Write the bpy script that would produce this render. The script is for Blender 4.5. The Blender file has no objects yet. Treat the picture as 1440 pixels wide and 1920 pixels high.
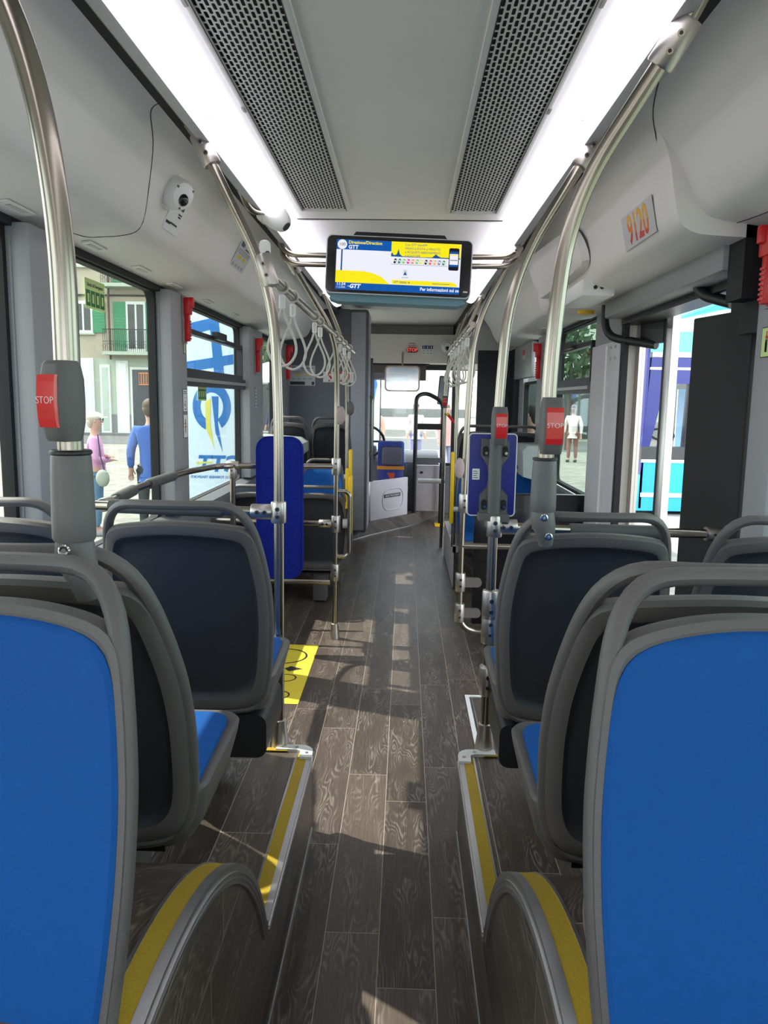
import bpy, bmesh, math, random
from mathutils import Vector, Matrix
random.seed(7)
S = bpy.context.scene
COL = S.collection
PI = math.pi
R = math.radians

# ------------------------------------------------------------------ camera
cam_d = bpy.data.cameras.new('camera'); cam = bpy.data.objects.new('camera', cam_d); COL.objects.link(cam)
YAW, PITCH, ROLL = R(1.45), R(8.25), R(0.9)
cam_d.sensor_fit = 'HORIZONTAL'; cam_d.sensor_width = 36; cam_d.lens = 36*1450/1440
cam_d.clip_start = .02; cam_d.clip_end = 300
cam.matrix_world = (Matrix.Translation((.045, 0, 1.47)) @ Matrix.Rotation(YAW, 4, 'Z') @ Matrix.Rotation(PI/2-PITCH, 4, 'X') @ Matrix.Rotation(ROLL, 4, 'Z'))
S.camera = cam
# ------------------------------------------------------------------ world, sun, exposure
S.view_settings.view_transform = 'Standard'; S.view_settings.look = 'None'
S.view_settings.exposure = 0.3; S.view_settings.gamma = 1; S.view_settings.use_curve_mapping = False
W = bpy.data.worlds.new('sky'); S.world = W; W.use_nodes = True
bg = W.node_tree.nodes['Background']; bg.inputs[0].default_value = (.86, .93, 1, 1); bg.inputs[1].default_value = 3.4
sl = bpy.data.lights.new('sun', 'SUN'); sl.energy = 7.5; sl.angle = R(.6); sl.color = (1, .95, .86)
sun = bpy.data.objects.new('sun', sl); COL.objects.link(sun)
sun.rotation_euler = Vector((1, -.35, -1.4)).to_track_quat('-Z', 'Y').to_euler()
LED = 2.4

# ------------------------------------------------------------------ materials
MATS = {}
def mat(name, col, rough=.5, metal=0, var=.06, vs=18, bump=0, bs=200, emit=0, spec=.5, stretch=None, coat=0):
    if name in MATS: return MATS[name]
    m = bpy.data.materials.new(name); m.use_nodes = True; nt = m.node_tree; N = nt.nodes; L = nt.links
    b = N['Principled BSDF']
    b.inputs['Roughness'].default_value = rough; b.inputs['Metallic'].default_value = metal
    b.inputs['Specular IOR Level'].default_value = spec; b.inputs['Coat Weight'].default_value = coat
    c = (*col, 1)
    tc = N.new('ShaderNodeTexCoord'); mp = N.new('ShaderNodeMapping'); L.new(tc.outputs['Object'], mp.inputs[0])
    if stretch: mp.inputs['Scale'].default_value = stretch
    nz = N.new('ShaderNodeTexNoise'); nz.inputs['Scale'].default_value = vs; nz.inputs['Detail'].default_value = 3
    L.new(mp.outputs[0], nz.inputs['Vector'])
    mx = N.new('ShaderNodeMix'); mx.data_type = 'RGBA'
    mx.inputs[6].default_value = tuple(min(1, x*(1-var)) for x in col)+(1,)
    mx.inputs[7].default_value = tuple(min(1, x*(1+var)) for x in col)+(1,)
    L.new(nz.outputs[0], mx.inputs[0]); L.new(mx.outputs[2], b.inputs['Base Color'])
    if emit:
        b.inputs['Emission Color'].default_value = c; b.inputs['Emission Strength'].default_value = emit
    if bump:
        n2 = N.new('ShaderNodeTexNoise'); n2.inputs['Scale'].default_value = bs; L.new(mp.outputs[0], n2.inputs['Vector'])
        bp = N.new('ShaderNodeBump'); bp.inputs['Strength'].default_value = bump; bp.inputs['Distance'].default_value = .002
        L.new(n2.outputs[0], bp.inputs['Height']); L.new(bp.outputs[0], b.inputs['Normal'])
    MATS[name] = m
    return m

def glass(name, tint, gloss=.08):
    m = bpy.data.materials.new(name); m.use_nodes = True; nt = m.node_tree; N = nt.nodes; L = nt.links
    N.remove(N['Principled BSDF']); out = N['Material Output']
    t = N.new('ShaderNodeBsdfTransparent'); t.inputs[0].default_value = (*[x**.5 for x in tint], 1)
    g = N.new('ShaderNodeBsdfGlossy'); g.inputs['Roughness'].default_value = .02
    nz = N.new('ShaderNodeTexNoise'); nz.inputs['Scale'].default_value = 3
    bp = N.new('ShaderNodeBump'); bp.inputs['Strength'].default_value = .05; L.new(nz.outputs[0], bp.inputs['Height']); L.new(bp.outputs[0], g.inputs['Normal'])
    fr = N.new('ShaderNodeLayerWeight'); fr.inputs[0].default_value = .5
    pw = N.new('ShaderNodeMath'); pw.operation = 'POWER'; L.new(fr.outputs['Facing'], pw.inputs[0]); pw.inputs[1].default_value = 5
    ml = N.new('ShaderNodeMath'); ml.operation = 'MULTIPLY_ADD'; L.new(pw.outputs[0], ml.inputs[0]); ml.inputs[1].default_value = .55; ml.inputs[2].default_value = .02
    mx = N.new('ShaderNodeMixShader'); L.new(ml.outputs[0], mx.inputs[0]); L.new(t.outputs[0], mx.inputs[1]); L.new(g.outputs[0], mx.inputs[2])
    L.new(mx.outputs[0], out.inputs[0]); MATS[name] = m
    return m

def wood_mat():
    m = bpy.data.materials.new('wood_vinyl'); m.use_nodes = True; nt = m.node_tree; N = nt.nodes; L = nt.links
    b = N['Principled BSDF']; b.inputs['Specular IOR Level'].default_value = .5
    def math_(op, a, bb=None, cc=None):
        n = N.new('ShaderNodeMath'); n.operation = op
        for i, v in enumerate((a, bb, cc)):
            if v is None: continue
            if isinstance(v, (int, float)): n.inputs[i].default_value = v
            else: L.new(v, n.inputs[i])
        return n.outputs[0]
    tc = N.new('ShaderNodeTexCoord'); sp = N.new('ShaderNodeSeparateXYZ'); L.new(tc.outputs['Object'], sp.inputs[0])
    X = math_('ADD', sp.outputs[0], sp.outputs[2]); Y = sp.outputs[1]
    xs = math_('DIVIDE', X, .15); row = math_('FLOOR', xs)
    w1 = N.new('ShaderNodeTexWhiteNoise'); w1.noise_dimensions = '1D'; L.new(row, w1.inputs['W'])
    ys = math_('ADD', math_('DIVIDE', Y, .92), math_('MULTIPLY', w1.outputs[0], 5.3)); col = math_('FLOOR', ys)
    cv = N.new('ShaderNodeCombineXYZ'); L.new(row, cv.inputs[0]); L.new(col, cv.inputs[1])
    w2 = N.new('ShaderNodeTexWhiteNoise'); w2.noise_dimensions = '2D'; L.new(cv.outputs[0], w2.inputs['Vector'])
    r = w2.outputs[0]
    fx = math_('FRACT', xs); fy = math_('FRACT', ys)
    sx = math_('MULTIPLY', math_('MINIMUM', fx, math_('SUBTRACT', 1, fx)), .15)
    sy = math_('MULTIPLY', math_('MINIMUM', fy, math_('SUBTRACT', 1, fy)), .92)
    seam = math_('LESS_THAN', math_('MINIMUM', sx, sy), .0011)
    gx = math_('ADD', math_('MULTIPLY', fx, 1.0), math_('MULTIPLY', r, 37)); gy = math_('ADD', math_('MULTIPLY', Y, 1.35), math_('MULTIPLY', r, 91))
    gv = N.new('ShaderNodeCombineXYZ'); L.new(gx, gv.inputs[0]); L.new(gy, gv.inputs[1])
    nz = N.new('ShaderNodeTexNoise'); nz.inputs['Scale'].default_value = 1.9; nz.inputs['Detail'].default_value = 2.2; nz.inputs['Roughness'].default_value = .45; L.new(gv.outputs[0], nz.inputs['Vector'])
    ph = math_('MULTIPLY', nz.outputs[0], 62)
    line = math_('POWER', math_('ABSOLUTE', math_('SINE', ph)), 5)
    fv = N.new('ShaderNodeCombineXYZ'); L.new(math_('MULTIPLY', X, 260), fv.inputs[0]); L.new(math_('MULTIPLY', Y, 9), fv.inputs[1])
    fz = N.new('ShaderNodeTexNoise'); fz.inputs['Scale'].default_value = 1; fz.inputs['Detail'].default_value = 3; L.new(fv.outputs[0], fz.inputs['Vector'])
    fb = math_('MULTIPLY', math_('SUBTRACT', fz.outputs[0], .45), 2.2)
    pz = N.new('ShaderNodeTexNoise'); pz.inputs['Scale'].default_value = 2.3; pz.inputs['Detail'].default_value = 1; L.new(gv.outputs[0], pz.inputs['Vector']); patch = math_('SMOOTH_MIN', 1, math_('MAXIMUM', 0, math_('MULTIPLY', math_('SUBTRACT', pz.outputs[0], .42), 5)), .1)
    m1 = N.new('ShaderNodeMix'); m1.data_type = 'RGBA'; m1.clamp_factor = True
    m1.inputs[6].default_value = (.046, .033, .027, 1); m1.inputs[7].default_value = (.150, .114, .094, 1)
    L.new(math_('ADD', math_('MULTIPLY', r, .55), math_('MULTIPLY', fb, .5)), m1.inputs[0])
    m2 = N.new('ShaderNodeMix'); m2.data_type = 'RGBA'; m2.clamp_factor = True
    L.new(m1.outputs[2], m2.inputs[6]); m2.inputs[7].default_value = (.34, .30, .26, 1)
    L.new(math_('MULTIPLY', math_('MULTIPLY', math_('MULTIPLY', line, patch), math_('ADD', fb, .45)), .62), m2.inputs[0])
    m3 = N.new('ShaderNodeMix'); m3.data_type = 'RGBA'
    L.new(seam, m3.inputs[0]); L.new(m2.outputs[2], m3.inputs[6]); m3.inputs[7].default_value = (.36, .31, .26, 1)
    L.new(m3.outputs[2], b.inputs['Base Color'])
    b.inputs['Roughness'].default_value = .42
    bp = N.new('ShaderNodeBump'); bp.inputs['Strength'].default_value = .25; bp.inputs['Distance'].default_value = .001; L.new(fz.outputs[0], bp.inputs['Height']); L.new(bp.outputs[0], b.inputs['Normal'])
    MATS['wood'] = m; return m

WOOD = wood_mat()
CEIL = mat('ceiling_white', (.72, .71, .68), .55, var=.02, bump=.05, bs=300)
COVE = mat('cove_white', (.80, .77, .73), .5, var=.02, bump=.05, bs=300)
CREAM = mat('cream_panel', (.68, .66, .62), .5, var=.02)
GREY = mat('grey_pillar', (.30, .30, .31), .5, var=.03, bump=.05)
DGREY = mat('dark_grey_panel', (.13, .135, .15), .5, var=.03, bump=.05)
LGREY = mat('light_grey_panel', (.52, .50, .53), .45, var=.02)
BLACK = mat('black_plastic', (.012, .012, .014), .4)
BLACKR = mat('black_rubber', (.006, .006, .007), .7)
BGLOSS = mat('black_gloss', (.010, .010, .012), .18, coat=.3)
SHELL = mat('seat_shell_grey', (.108, .099, .098), .42, bump=.35, bs=900, var=.04)
SHELLD = mat('seat_back_dark', (.024, .026, .033), .45, bump=.4, bs=900, var=.04)
SEATB = mat('seat_blue_fabric', (.003, .075, .30), .75, bump=.25, bs=1500, var=.08, vs=60, spec=.25)
STEEL = mat('brushed_steel', (.38, .34, .285), .24, 1, var=.05, vs=40, stretch=(1, 1, 30))
STEELD = mat('clamp_metal', (.52, .48, .45), .36, 1, var=.04)
ALU = mat('aluminium', (.62, .62, .62), .35, 1)
CHROME = mat('chrome', (.8, .8, .8), .1, 1)
YEL = mat('yellow_strip', (.42, .28, .012), .7, var=.25, vs=350, bump=.5, bs=600)
YELP = mat('yellow_plastic', (.88, .55, .01), .4)
YELF = mat('yellow_floor_decal', (.75, .58, .04), .6, var=.08)
RED = mat('red_plastic', (.62, .012, .014), .3)
REDB = mat('red_button', (.60, .018, .015), .18, coat=.5)
WHITE = mat('white_plastic', (.78, .78, .76), .4)
WPRINT = mat('white_print', (.85, .85, .85), .5)
KPRINT = mat('black_print', (.02, .02, .02), .5)
GPRINT = mat('green_print', (.01, .16, .03), .5)
LIME = mat('lime_print', (.62, .80, .30), .5)
BOARD = mat('board_blue_fabric', (.004, .015, .23), .8, var=.85, vs=170, bump=.6, bs=700, spec=.2)
BOARDP = mat('board_blue_plastic', (.004, .012, .22), .35)
FOAM = mat('grey_foam', (.075, .078, .075), .6, bump=.2)
BRKT = mat('bracket_grey', (.10, .098, .095), .5, bump=.2)
STRAP = mat('strap_cord', (.55, .53, .48), .45)
LEDM = mat('led_diffuser', (.93, .90, 1.0), .4, emit=LED, var=0)
GL = glass('tinted_glass', (.76, .80, .74)); GLC = glass('clear_glass', (.92, .95, .94)); GLR = glass('right_tinted_glass', (.60, .72, .64))
DARKGRILL = mat('grille_dark', (.015, .015, .016), .8)

# ------------------------------------------------------------------ mesh builder
class MB:
    def __init__(s): s.bm = bmesh.new(); s.mats = []
    def mi(s, m):
        if m is None: return 0
        if m not in s.mats: s.mats.append(m)
        return s.mats.index(m)
    def face(s, vs, m=None):
        try:
            f = s.bm.faces.new(vs); f.material_index = s.mi(m); return f
        except ValueError: return None
    def box(s, x0, x1, y0, y1, z0, z1, m=None, M=None, bev=0):
        vs = [s.bm.verts.new((x, y, z)) for x in (x0, x1) for y in (y0, y1) for z in (z0, z1)]
        fs = [s.face([vs[i] for i in q], m) for q in ((0, 1, 3, 2), (4, 6, 7, 5), (0, 4, 5, 1), (2, 3, 7, 6), (0, 2, 6, 4), (1, 5, 7, 3))]
        if bev:
            es = list({e for f in fs for e in f.edges})
            r = bmesh.ops.bevel(s.bm, geom=es, offset=bev, segments=2, affect='EDGES', profile=.5)
            vs = list({v for v in r['verts']} | {v for f in r['faces'] for v in f.verts} | {v for v in vs if v.is_valid})
        if M is not None:
            for v in vs:
                if v.is_valid: v.co = M @ v.co
        return s
    def rings(s, rs, m=None, closed=True, cap=(True, True), ms=None):
        V = [[s.bm.verts.new(p) for p in r] for r in rs]
        n = len(V[0])
        for k in range(len(V)-1):
            mm = ms[k] if ms else m
            for i in range(n if closed else n-1):
                j = (i+1) % n
                s.face([V[k][i], V[k][j], V[k+1][j], V[k+1][i]], mm)
        if cap[0]: s.face(V[0][::-1], ms[0] if ms else m)
        if cap[1]: s.face(V[-1], ms[-1] if ms else m)
        return s
    def tube(s, pts, r, m=None, n=14, closed=False, ell=None, up=None, cap=True):
        P = [Vector(p) for p in pts]; k = len(P); rs = []
        rad = r if isinstance(r, (list, tuple)) else [r]*k
        t0 = None; nrm = None
        for i in range(k):
            a = P[(i-1) % k] if (closed or i > 0) else P[i]; b = P[(i+1) % k] if (closed or i < k-1) else P[i]
            t = (b-a).normalized()
            if up is not None:
                nrm = (Vector(up)-t*t.dot(Vector(up))).normalized()
            elif nrm is None:
                q = Vector((0, 0, 1)) if abs(t.z) < .9 else Vector((1, 0, 0)); nrm = (q-t*t.dot(q)).normalized()
            else: nrm = (nrm-t*t.dot(nrm)).normalized()
            bn = t.cross(nrm); e = ell or (1, 1)
            rs.append([P[i]+(nrm*math.cos(2*PI*j/n)*e[0]+bn*math.sin(2*PI*j/n)*e[1])*rad[i] for j in range(n)])
        if closed: rs.append(rs[0]); return s.rings(rs, m, cap=(False, False))
        return s.rings(rs, m, cap=(cap, cap))
    def cyl(s, a, b, r0, r1=None, m=None, n=18): return s.tube([a, b], [r0, r0 if r1 is None else r1], m, n)
    def prism(s, poly, d0, d1, m=None, ax='Y', M=None, mside=None):
        def p(u, v, d): return {'Y': (u, d, v), 'X': (d, u, v), 'Z': (u, v, d)}[ax]
        A = [s.bm.verts.new(p(u, v, d0)) for u, v in poly]; B = [s.bm.verts.new(p(u, v, d1)) for u, v in poly]
        s.face(A, m); s.face(B[::-1], m); n = len(A)
        for i in range(n): s.face([A[i], B[i], B[(i+1) % n], A[(i+1) % n]], mside or m)
        if M is not None:
            for v in A+B: v.co = M @ v.co
        return s
    def sph(s, c, r, m=None, sc=(1, 1, 1), n=14, M=None):
        k = bmesh.ops.create_uvsphere(s.bm, u_segments=n, v_segments=n//2+1, radius=r)
        for v in k['verts']:
            v.co = Vector((v.co.x*sc[0], v.co.y*sc[1], v.co.z*sc[2]))
            if M is not None: v.co = M @ v.co
            v.co += Vector(c)
            for f in v.link_faces: f.material_index = s.mi(m)
        return s
    def text(s, t, size, M, m, align='CENTER', bold=0, sx=1, shear=0):
        c = bpy.data.curves.new('t', 'FONT'); c.body = t; c.size = size; c.align_x = align; c.align_y = 'CENTER'; c.offset = bold; c.extrude = .0003; c.shear = shear
        c.resolution_u = 3
        o = bpy.data.objects.new('t', c); COL.objects.link(o); bpy.context.view_layer.update()
        me = bpy.data.meshes.new_from_object(o.evaluated_get(bpy.context.evaluated_depsgraph_get()))
        me.transform(M @ Matrix.Diagonal((sx, 1, 1, 1)))
        n0 = len(s.bm.faces); s.bm.from_mesh(me); s.bm.faces.ensure_lookup_table(); k = s.mi(m)
        for f in s.bm.faces[n0:]: f.material_index = k
        bpy.data.objects.remove(o); bpy.data.curves.remove(c); bpy.data.meshes.remove(me)
        return s
    def build(s, name, m=None, parent=None, smooth=True, ang=.6):
        me = bpy.data.meshes.new(name)
        bmesh.ops.recalc_face_normals(s.bm, faces=s.bm.faces)
        if smooth:
            for f in s.bm.faces: f.smooth = True
            for e in s.bm.edges:
                if len(e.link_faces) == 2 and e.calc_face_angle(0) > ang: e.smooth = False
        s.bm.to_mesh(me); s.bm.free()
        ml = s.mats or [m]
        for x in ml: me.materials.append(x)
        o = bpy.data.objects.new(name, me); COL.objects.link(o)
        if parent: o.parent = parent
        return o
def tag(o, label, cat, group=None, kind=None):
    o['label'] = label; o['category'] = cat
    if group: o['group'] = group
    if kind: o['kind'] = kind
    return o
def thing(name, label, cat, loc=(0, 0, 0), rz=0, group=None, rx=0, ry=0):
    o = bpy.data.objects.new(name, None); COL.objects.link(o); o.location = loc; o.rotation_euler = (rx, ry, rz); o.empty_display_size = .05
    return tag(o, label, cat, group)
def struct(o): o['kind'] = 'structure'; return o
def dup(o, parent=None):
    c = o.copy(); COL.objects.link(c)
    if parent: c.parent = parent
    for ch in list(o.children): dup(ch, c)
    return c
def fillet(pts, rad, n=7):
    P = [Vector(p) for p in pts]; out = [P[0]]
    for i in range(1, len(P)-1):
        a, b, c = P[i-1], P[i], P[i+1]; u = (a-b); v = (c-b); r = rad[i-1] if isinstance(rad, (list, tuple)) else rad
        d = min(r, u.length*.49, v.length*.49); p0 = b+u.normalized()*d; p1 = b+v.normalized()*d
        for k in range(n+1):
            t = k/n; out.append(p0*(1-t)**2+b*2*t*(1-t)+p1*t*t)
    out.append(P[-1]); return out
def spline(pts, n=6):
    P = [Vector(p) for p in pts]; out = []
    for i in range(len(P)-1):
        p0 = P[max(i-1, 0)]; p1 = P[i]; p2 = P[i+1]; p3 = P[min(i+2, len(P)-1)]
        for k in range(n):
            t = k/n; out.append(.5*((2*p1)+(p2-p0)*t+(2*p0-5*p1+4*p2-p3)*t*t+(3*p1-p0-3*p2+p3)*t**3))
    out.append(P[-1]); return out
def rrect(cx, cy, w, h, r, n=5):
    out = []
    for (sx, sy, a0) in ((1, 1, 0), (-1, 1, 90), (-1, -1, 180), (1, -1, 270)):
        for k in range(n+1):
            a = R(a0+90*k/n); out.append((cx+sx*(w/2-r)+r*math.cos(a), cy+sy*(h/2-r)+r*math.sin(a)))
    return out
def frame_xz(mb, X0, X1, ya, yb, za, zb, t, m, r=0):   # rectangular frame lying in the YZ plane
    mb.box(X0, X1, ya, yb, za, za+t, m).box(X0, X1, ya, yb, zb-t, zb, m).box(X0, X1, ya, ya+t, za+t, zb-t, m).box(X0, X1, yb-t, yb, za+t, zb-t, m)
    return mb
# text facing the camera (towards -Y), reading left to right along +X
def MT(x, y, z, rot=0): return Matrix.Translation((x, y, z)) @ Matrix.Rotation(rot, 4, 'Y') @ Matrix.Rotation(PI/2, 4, 'X')

# ================================================================== STRUCTURE
YB, YF = -2.2, 10.15       # back and front of the bus interior
struct(MB().box(-1.3, 1.3, YB-.1, YF+.35, -.08, 0, WOOD).build('floor', WOOD))
# podiums with round wheel arches
ARC_C, ARC_Z, ARC_R = .87, -.04, .79
a0 = math.asin((.29-ARC_Z)/ARC_R)
arc = [(ARC_C+ARC_R*math.cos(a), ARC_Z+ARC_R*math.sin(a)) for a in [a0+(PI-2*a0)*k/40 for k in range(41)]]
def nosing(mb, s, path, w_in=.006, xin=.25):      # path of (y,z,ny,nz) along the top edge: aluminium edge and yellow insert
    def strip(x0, x1, h0, h1, m):
        rs = []
        for (y, z, ny, nz) in path:
            rs.append([(s*x0, y+ny*h0, z+nz*h0), (s*x1, y+ny*h0, z+nz*h0), (s*x1, y+ny*h1, z+nz*h1), (s*x0, y+ny*h1, z+nz*h1)])
        mb.rings(rs, m)
    strip(xin-.006, xin+.010, -.030, .004, ALU); strip(xin-.009, xin-.005, -.012, -.009, ALU); strip(xin-.009, xin-.005, -.022, -.019, ALU)
    strip(xin+.010, xin+.042, -.004, .003, YEL); strip(xin+.042, xin+.047, -.004, .005, ALU)
for s, side in ((-1, 'left'), (1, 'right')):
    mb = MB()
    xs = sorted((s*.25, s*1.2))
    poly = [(YB, 0), (2.47, 0), (2.47, .29)]+arc+[(YB, .29)]
    mb.prism(poly, xs[0], xs[1], WOOD, 'X')
    nosing(mb, s, [(y, .29, 0, 1) for y in (1.60, 2.0, 2.44)])
    nosing(mb, s, [(y, z, (y-ARC_C)/ARC_R, (z-ARC_Z)/ARC_R) for y, z in arc])
    nosing(mb, s, [(y, .29, 0, 1) for y in (YB, .13)])
    # cove moulding line at the foot and the yellow front edge
    mb.box(*sorted((s*.247, s*.250)), YB, 2.47, 0, .012, ALU)
    mb.box(*sorted((s*.33, s*1.19)), 2.455, 2.478, .27, .294, ALU).box(*sorted((s*.33, s*1.19)), 2.45, 2.472, .294, .297, YEL)
    tr = struct(mb.build('trim_%d' % (1 if s < 0 else 2), WOOD, ang=.5))
    cc = MB(); pts = [(s*.243, 2.40), (s*.243, 2.445)]+[(s*(.243+.045*(1-math.cos(t))), 2.445+.045*math.sin(t)) for t in (.4, .8, 1.2, PI/2)]+[(s*.37, 2.49), (s*.37, 2.455), (s*.30, 2.455), (s*.285, 2.445), (s*.283, 2.40)]
    cc.prism(pts, .255, .301, ALU if False else WHITE, 'Z'); cc.cyl((s*.262, 2.43, .30), (s*.262, 2.43, .303), .006, None, STEELD)
    cc.cyl((s*.30, 2.47, .30), (s*.30, 2.47, .303), .006, None, STEELD)
    tag(cc.build('step_corner_cap', WHITE), 'white plastic corner cap on the front corner of the %s seat platform' % side, 'corner cap')
# front wheel boxes
mb = MB().box(-1.2, -.44, 5.96, 7.35, 0, .30, WOOD).box(-1.2, -.46, 6.65, 7.35, .30, .62, WOOD); struct(mb.build('trim_3', WOOD))
mb = MB().box(.446, 1.2, 5.96, 7.34, 0, .33, WOOD).box(.50, 1.2, 6.45, 7.34, .33, .62, WOOD)
mb.box(.436, 1.2, 5.94, 5.965, .30, .345, LGREY).box(.436, .46, 5.94, 6.5, .30, .345, LGREY); mb.box(.440, .446, 5.95, 7.34, .02, .33, LGREY); struct(mb.build('trim_4', WOOD))

# side walls
def side_wall(s, name, segs, zlow):
    mb = MB(); X0, X1 = sorted((s*1.19, s*1.235))
    for (ya, yb, z) in zlow: mb.box(X0, X1, ya, yb, -.30, z, DGREY)
    mb.box(*sorted((s*1.2, s*1.30)), YB-.1, YF+.35, 2.0, 2.62, DGREY)
    mb.box(*sorted((s*1.185, s*1.205)), YB, YF, 1.985, 2.015, BLACKR)
    for (ya, yb) in segs: mb.box(X0, X1, ya, yb, .5, 2.0, GREY)
    return struct(mb.build(name, DGREY))
side_wall(-1, 'wall_left', [(YB-.1, -1.9), (-.7, -.45), (.75, 1.0), (2.46, 2.70), (3.92, 4.20), (5.88, 6.42), (7.40, 8.0), (9.2, 9.35)],
          [(YB-.1, YF+.35, .84)])
side_wall(1, 'wall_right', [(YB-.1, -1.9), (-.7, -.45), (.75, 1.0), (2.36, 2.52), (6.02, 6.55), (7.68, 8.35), (9.95, YF+.3)],
          [(YB-.1, 2.55, .84), (4.78, 8.35, .84)])
# window assemblies: glass + black rubber surround
wn = [0]
def window(s, ya, yb, za=.84, zb=2.0, g=None, hopper=False, frame=.022):
    wn[0] += 1
    o = MB(); X0, X1 = sorted((s*1.205, s*1.245)); frame_xz(o, X0, X1, ya, yb, za, zb, frame, BLACKR)
    # rounded glass corners
    for (cy, cz, a, b) in ((ya, zb, 1, -1), (yb, zb, -1, -1), (ya, za, 1, 1), (yb, za, -1, 1)):
        c = (cy+a*(frame+.06), cz+b*(frame+.06)); q = [(cy+a*frame, cz+b*frame)]
        for k in range(7):
            t = PI/2*k/6; q.append((c[0]-a*.06*math.sin(t), c[1]-b*.06*math.cos(t)))
        o.prism(q, X0, X1, BLACKR, 'X')
    w = struct(o.build('window_%d' % wn[0], BLACKR))
    p = MB().box(*sorted((s*1.222, s*1.227)), ya+.005, yb-.005, za+.005, zb-.005).build('pane', g or (GL if s < 0 else GLR), w)
    if hopper:
        h = MB(); hx = sorted((s*1.165, s*1.22))
        h.box(hx[0], hx[1], ya, yb, 1.53, 1.60, BLACK).box(*sorted((s*1.15, s*1.19)), ya+.03, yb-.03, 1.555, 1.575, STEELD)
        frame_xz(h, *sorted((s*1.17, s*1.21)), ya+.05, yb-.06, 1.60, 1.85, .028, BLACK)
        h.box(*sorted((s*1.135, s*1.175)), (ya+yb)/2-.12, (ya+yb)/2+.12, 1.83, 1.875, BLACK)
        h.build('hopper_frame', BLACK, w)
    return w
window(-1, -1.9, -.7); window(-1, -.45, .75); window(-1, 1.0, 2.46); window(-1, 2.70, 3.92)
window(-1, 4.20, 5.88, hopper=True); window(-1, 6.42, 7.40); window(-1, 8.0, 9.2, g=GLC); window(-1, 9.35, 10.1, g=GLC)
window(1, -1.9, -.7); window(1, -.45, .75); window(1, 1.0, 2.36)
window(1, 4.78, 6.02, hopper=True, za=.86); window(1, 6.55, 7.68, za=1.14, zb=1.66)
# pillar covers standing proud of the wall
def pillar(s, ya, yb, d=.07, z0=.86, z1=2.0, m=GREY):
    mb = MB().box(*sorted((s*(1.2-d), s*1.21)), ya+.004, yb-.004, z0, z1, m, bev=.012); return mb
p = [pillar(-1, 2.46, 2.70), pillar(-1, 3.92, 4.20), pillar(-1, 5.88, 6.42), pillar(-1, 7.40, 7.9), pillar(1, 2.33, 2.50, z0=0), pillar(1, 6.02, 6.55), pillar(-1, .75, 1.0), pillar(1, .75, 1.0)]
for i, q in enumerate(p): struct(q.build('trim_%d' % (5+i), GREY))
# window ledge panel on left under the windows
for s, k in ((-1, 13), (1, 14)):
    mb = MB(); ya, yb = (YB, 7.9) if s < 0 else (YB, 2.4)
    mb.prism([(s*1.20, .86), (s*1.13, .84), (s*1.12, .82), (s*1.17, .4), (s*1.2, .4)], ya, yb, DGREY, 'Y'); struct(mb.build('trim_%d' % k, DGREY))

# ceiling: low panels over the camera, raised front part, roof skin
mb = MB()
mb.box(-.66, .66, YB, 3.86, 2.32, 2.36, CEIL)
mb.box(-.66, .66, 3.86, YF, 2.41, 2.45, CEIL).box(-.66, .66, 3.84, 3.88, 2.32, 2.45, CEIL)
mb.box(-1.3, 1.3, YB-.1, YF+.4, 2.56, 2.62, CEIL)
mb.box(-.69, -.64, YB, YF, 2.31, 2.56, BLACKR).box(.64, .69, YB, YF, 2.31, 2.56, BLACKR)
struct(mb.build('ceiling', CEIL))
# coves between ceiling and windows
def cove(s, ya, yb, prof, name, endcap=True):
    mb = MB(); pr = spline(prof, 5)
    poly = [(s*v.x, v.y) for v in [Vector((a.x, a.y, 0)) for a in pr]]+[(s*1.25, 2.0), (s*1.25, 2.5), (s*.70, 2.5)]
    mb.prism(poly, ya, yb, COVE, 'Y'); return struct(mb.build(name, COVE, ang=.9))
PL = [(.665, 2.335, 0), (.73, 2.322, 0), (.785, 2.285, 0), (.845, 2.19, 0), (.89, 2.095, 0), (.94, 2.05, 0), (1.05, 2.03, 0), (1.2, 2.012, 0)]
PR = [(.665, 2.335, 0), (.73, 2.322, 0), (.80, 2.28, 0), (.87, 2.19, 0), (.92, 2.09, 0), (.97, 2.04, 0), (1.08, 2.02, 0), (1.2, 2.005, 0)]
PD = [(.665, 2.335, 0), (.74, 2.325, 0), (.80, 2.28, 0), (.835, 2.20, 0), (.855, 2.10, 0), (.875, 2.03, 0), (.92, 1.995, 0), (1.0, 1.985, 0), (1.13, 1.98, 0)]
cove(-1, YB, 7.55, PL, 'trim_15'); cove(1, YB, 2.50, PR, 'trim_16'); cove(1, 2.50, 4.95, PD, 'trim_17'); cove(1, 4.95, 7.9, PR, 'trim_18')
# panel joint lines on the coves (thin dark gap following the surface)
def seam(s, pts, prof):
    pr = spline(prof, 12)
    def z_at(x):
        for a, b in zip(pr, pr[1:]):
            if a.x <= x <= b.x: return a.y+(b.y-a.y)*(x-a.x)/(b.x-a.x)
        return 2.02
    P = [(s*x, y, z_at(x)-.0004) for x, y in pts]
    return P
mb = MB()
P1 = seam(-1, [(v.x, v.y) for v in spline([(.70, 2.42, 0), (.74, 2.46, 0), (.80, 2.66, 0), (.90, 2.84, 0), (.98, 2.86, 0), (1.05, 2.84, 0), (1.1, 2.8, 0), (1.13, 2.6, 0)], 5)], PL)
mb.tube(P1, .0016, BLACKR, 6)
P2 = seam(1, [(v.x, v.y) for v in spline([(.70, 2.2, 0), (.76, 2.45, 0), (.86, 2.62, 0), (.98, 2.6, 0), (1.05, 2.5, 0), (1.09, 2.1, 0), (1.1, 1.2, 0)], 5)], PR)
mb.tube(P2, .0016, BLACKR, 6); struct(mb.build('trim_19', BLACKR))
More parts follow.
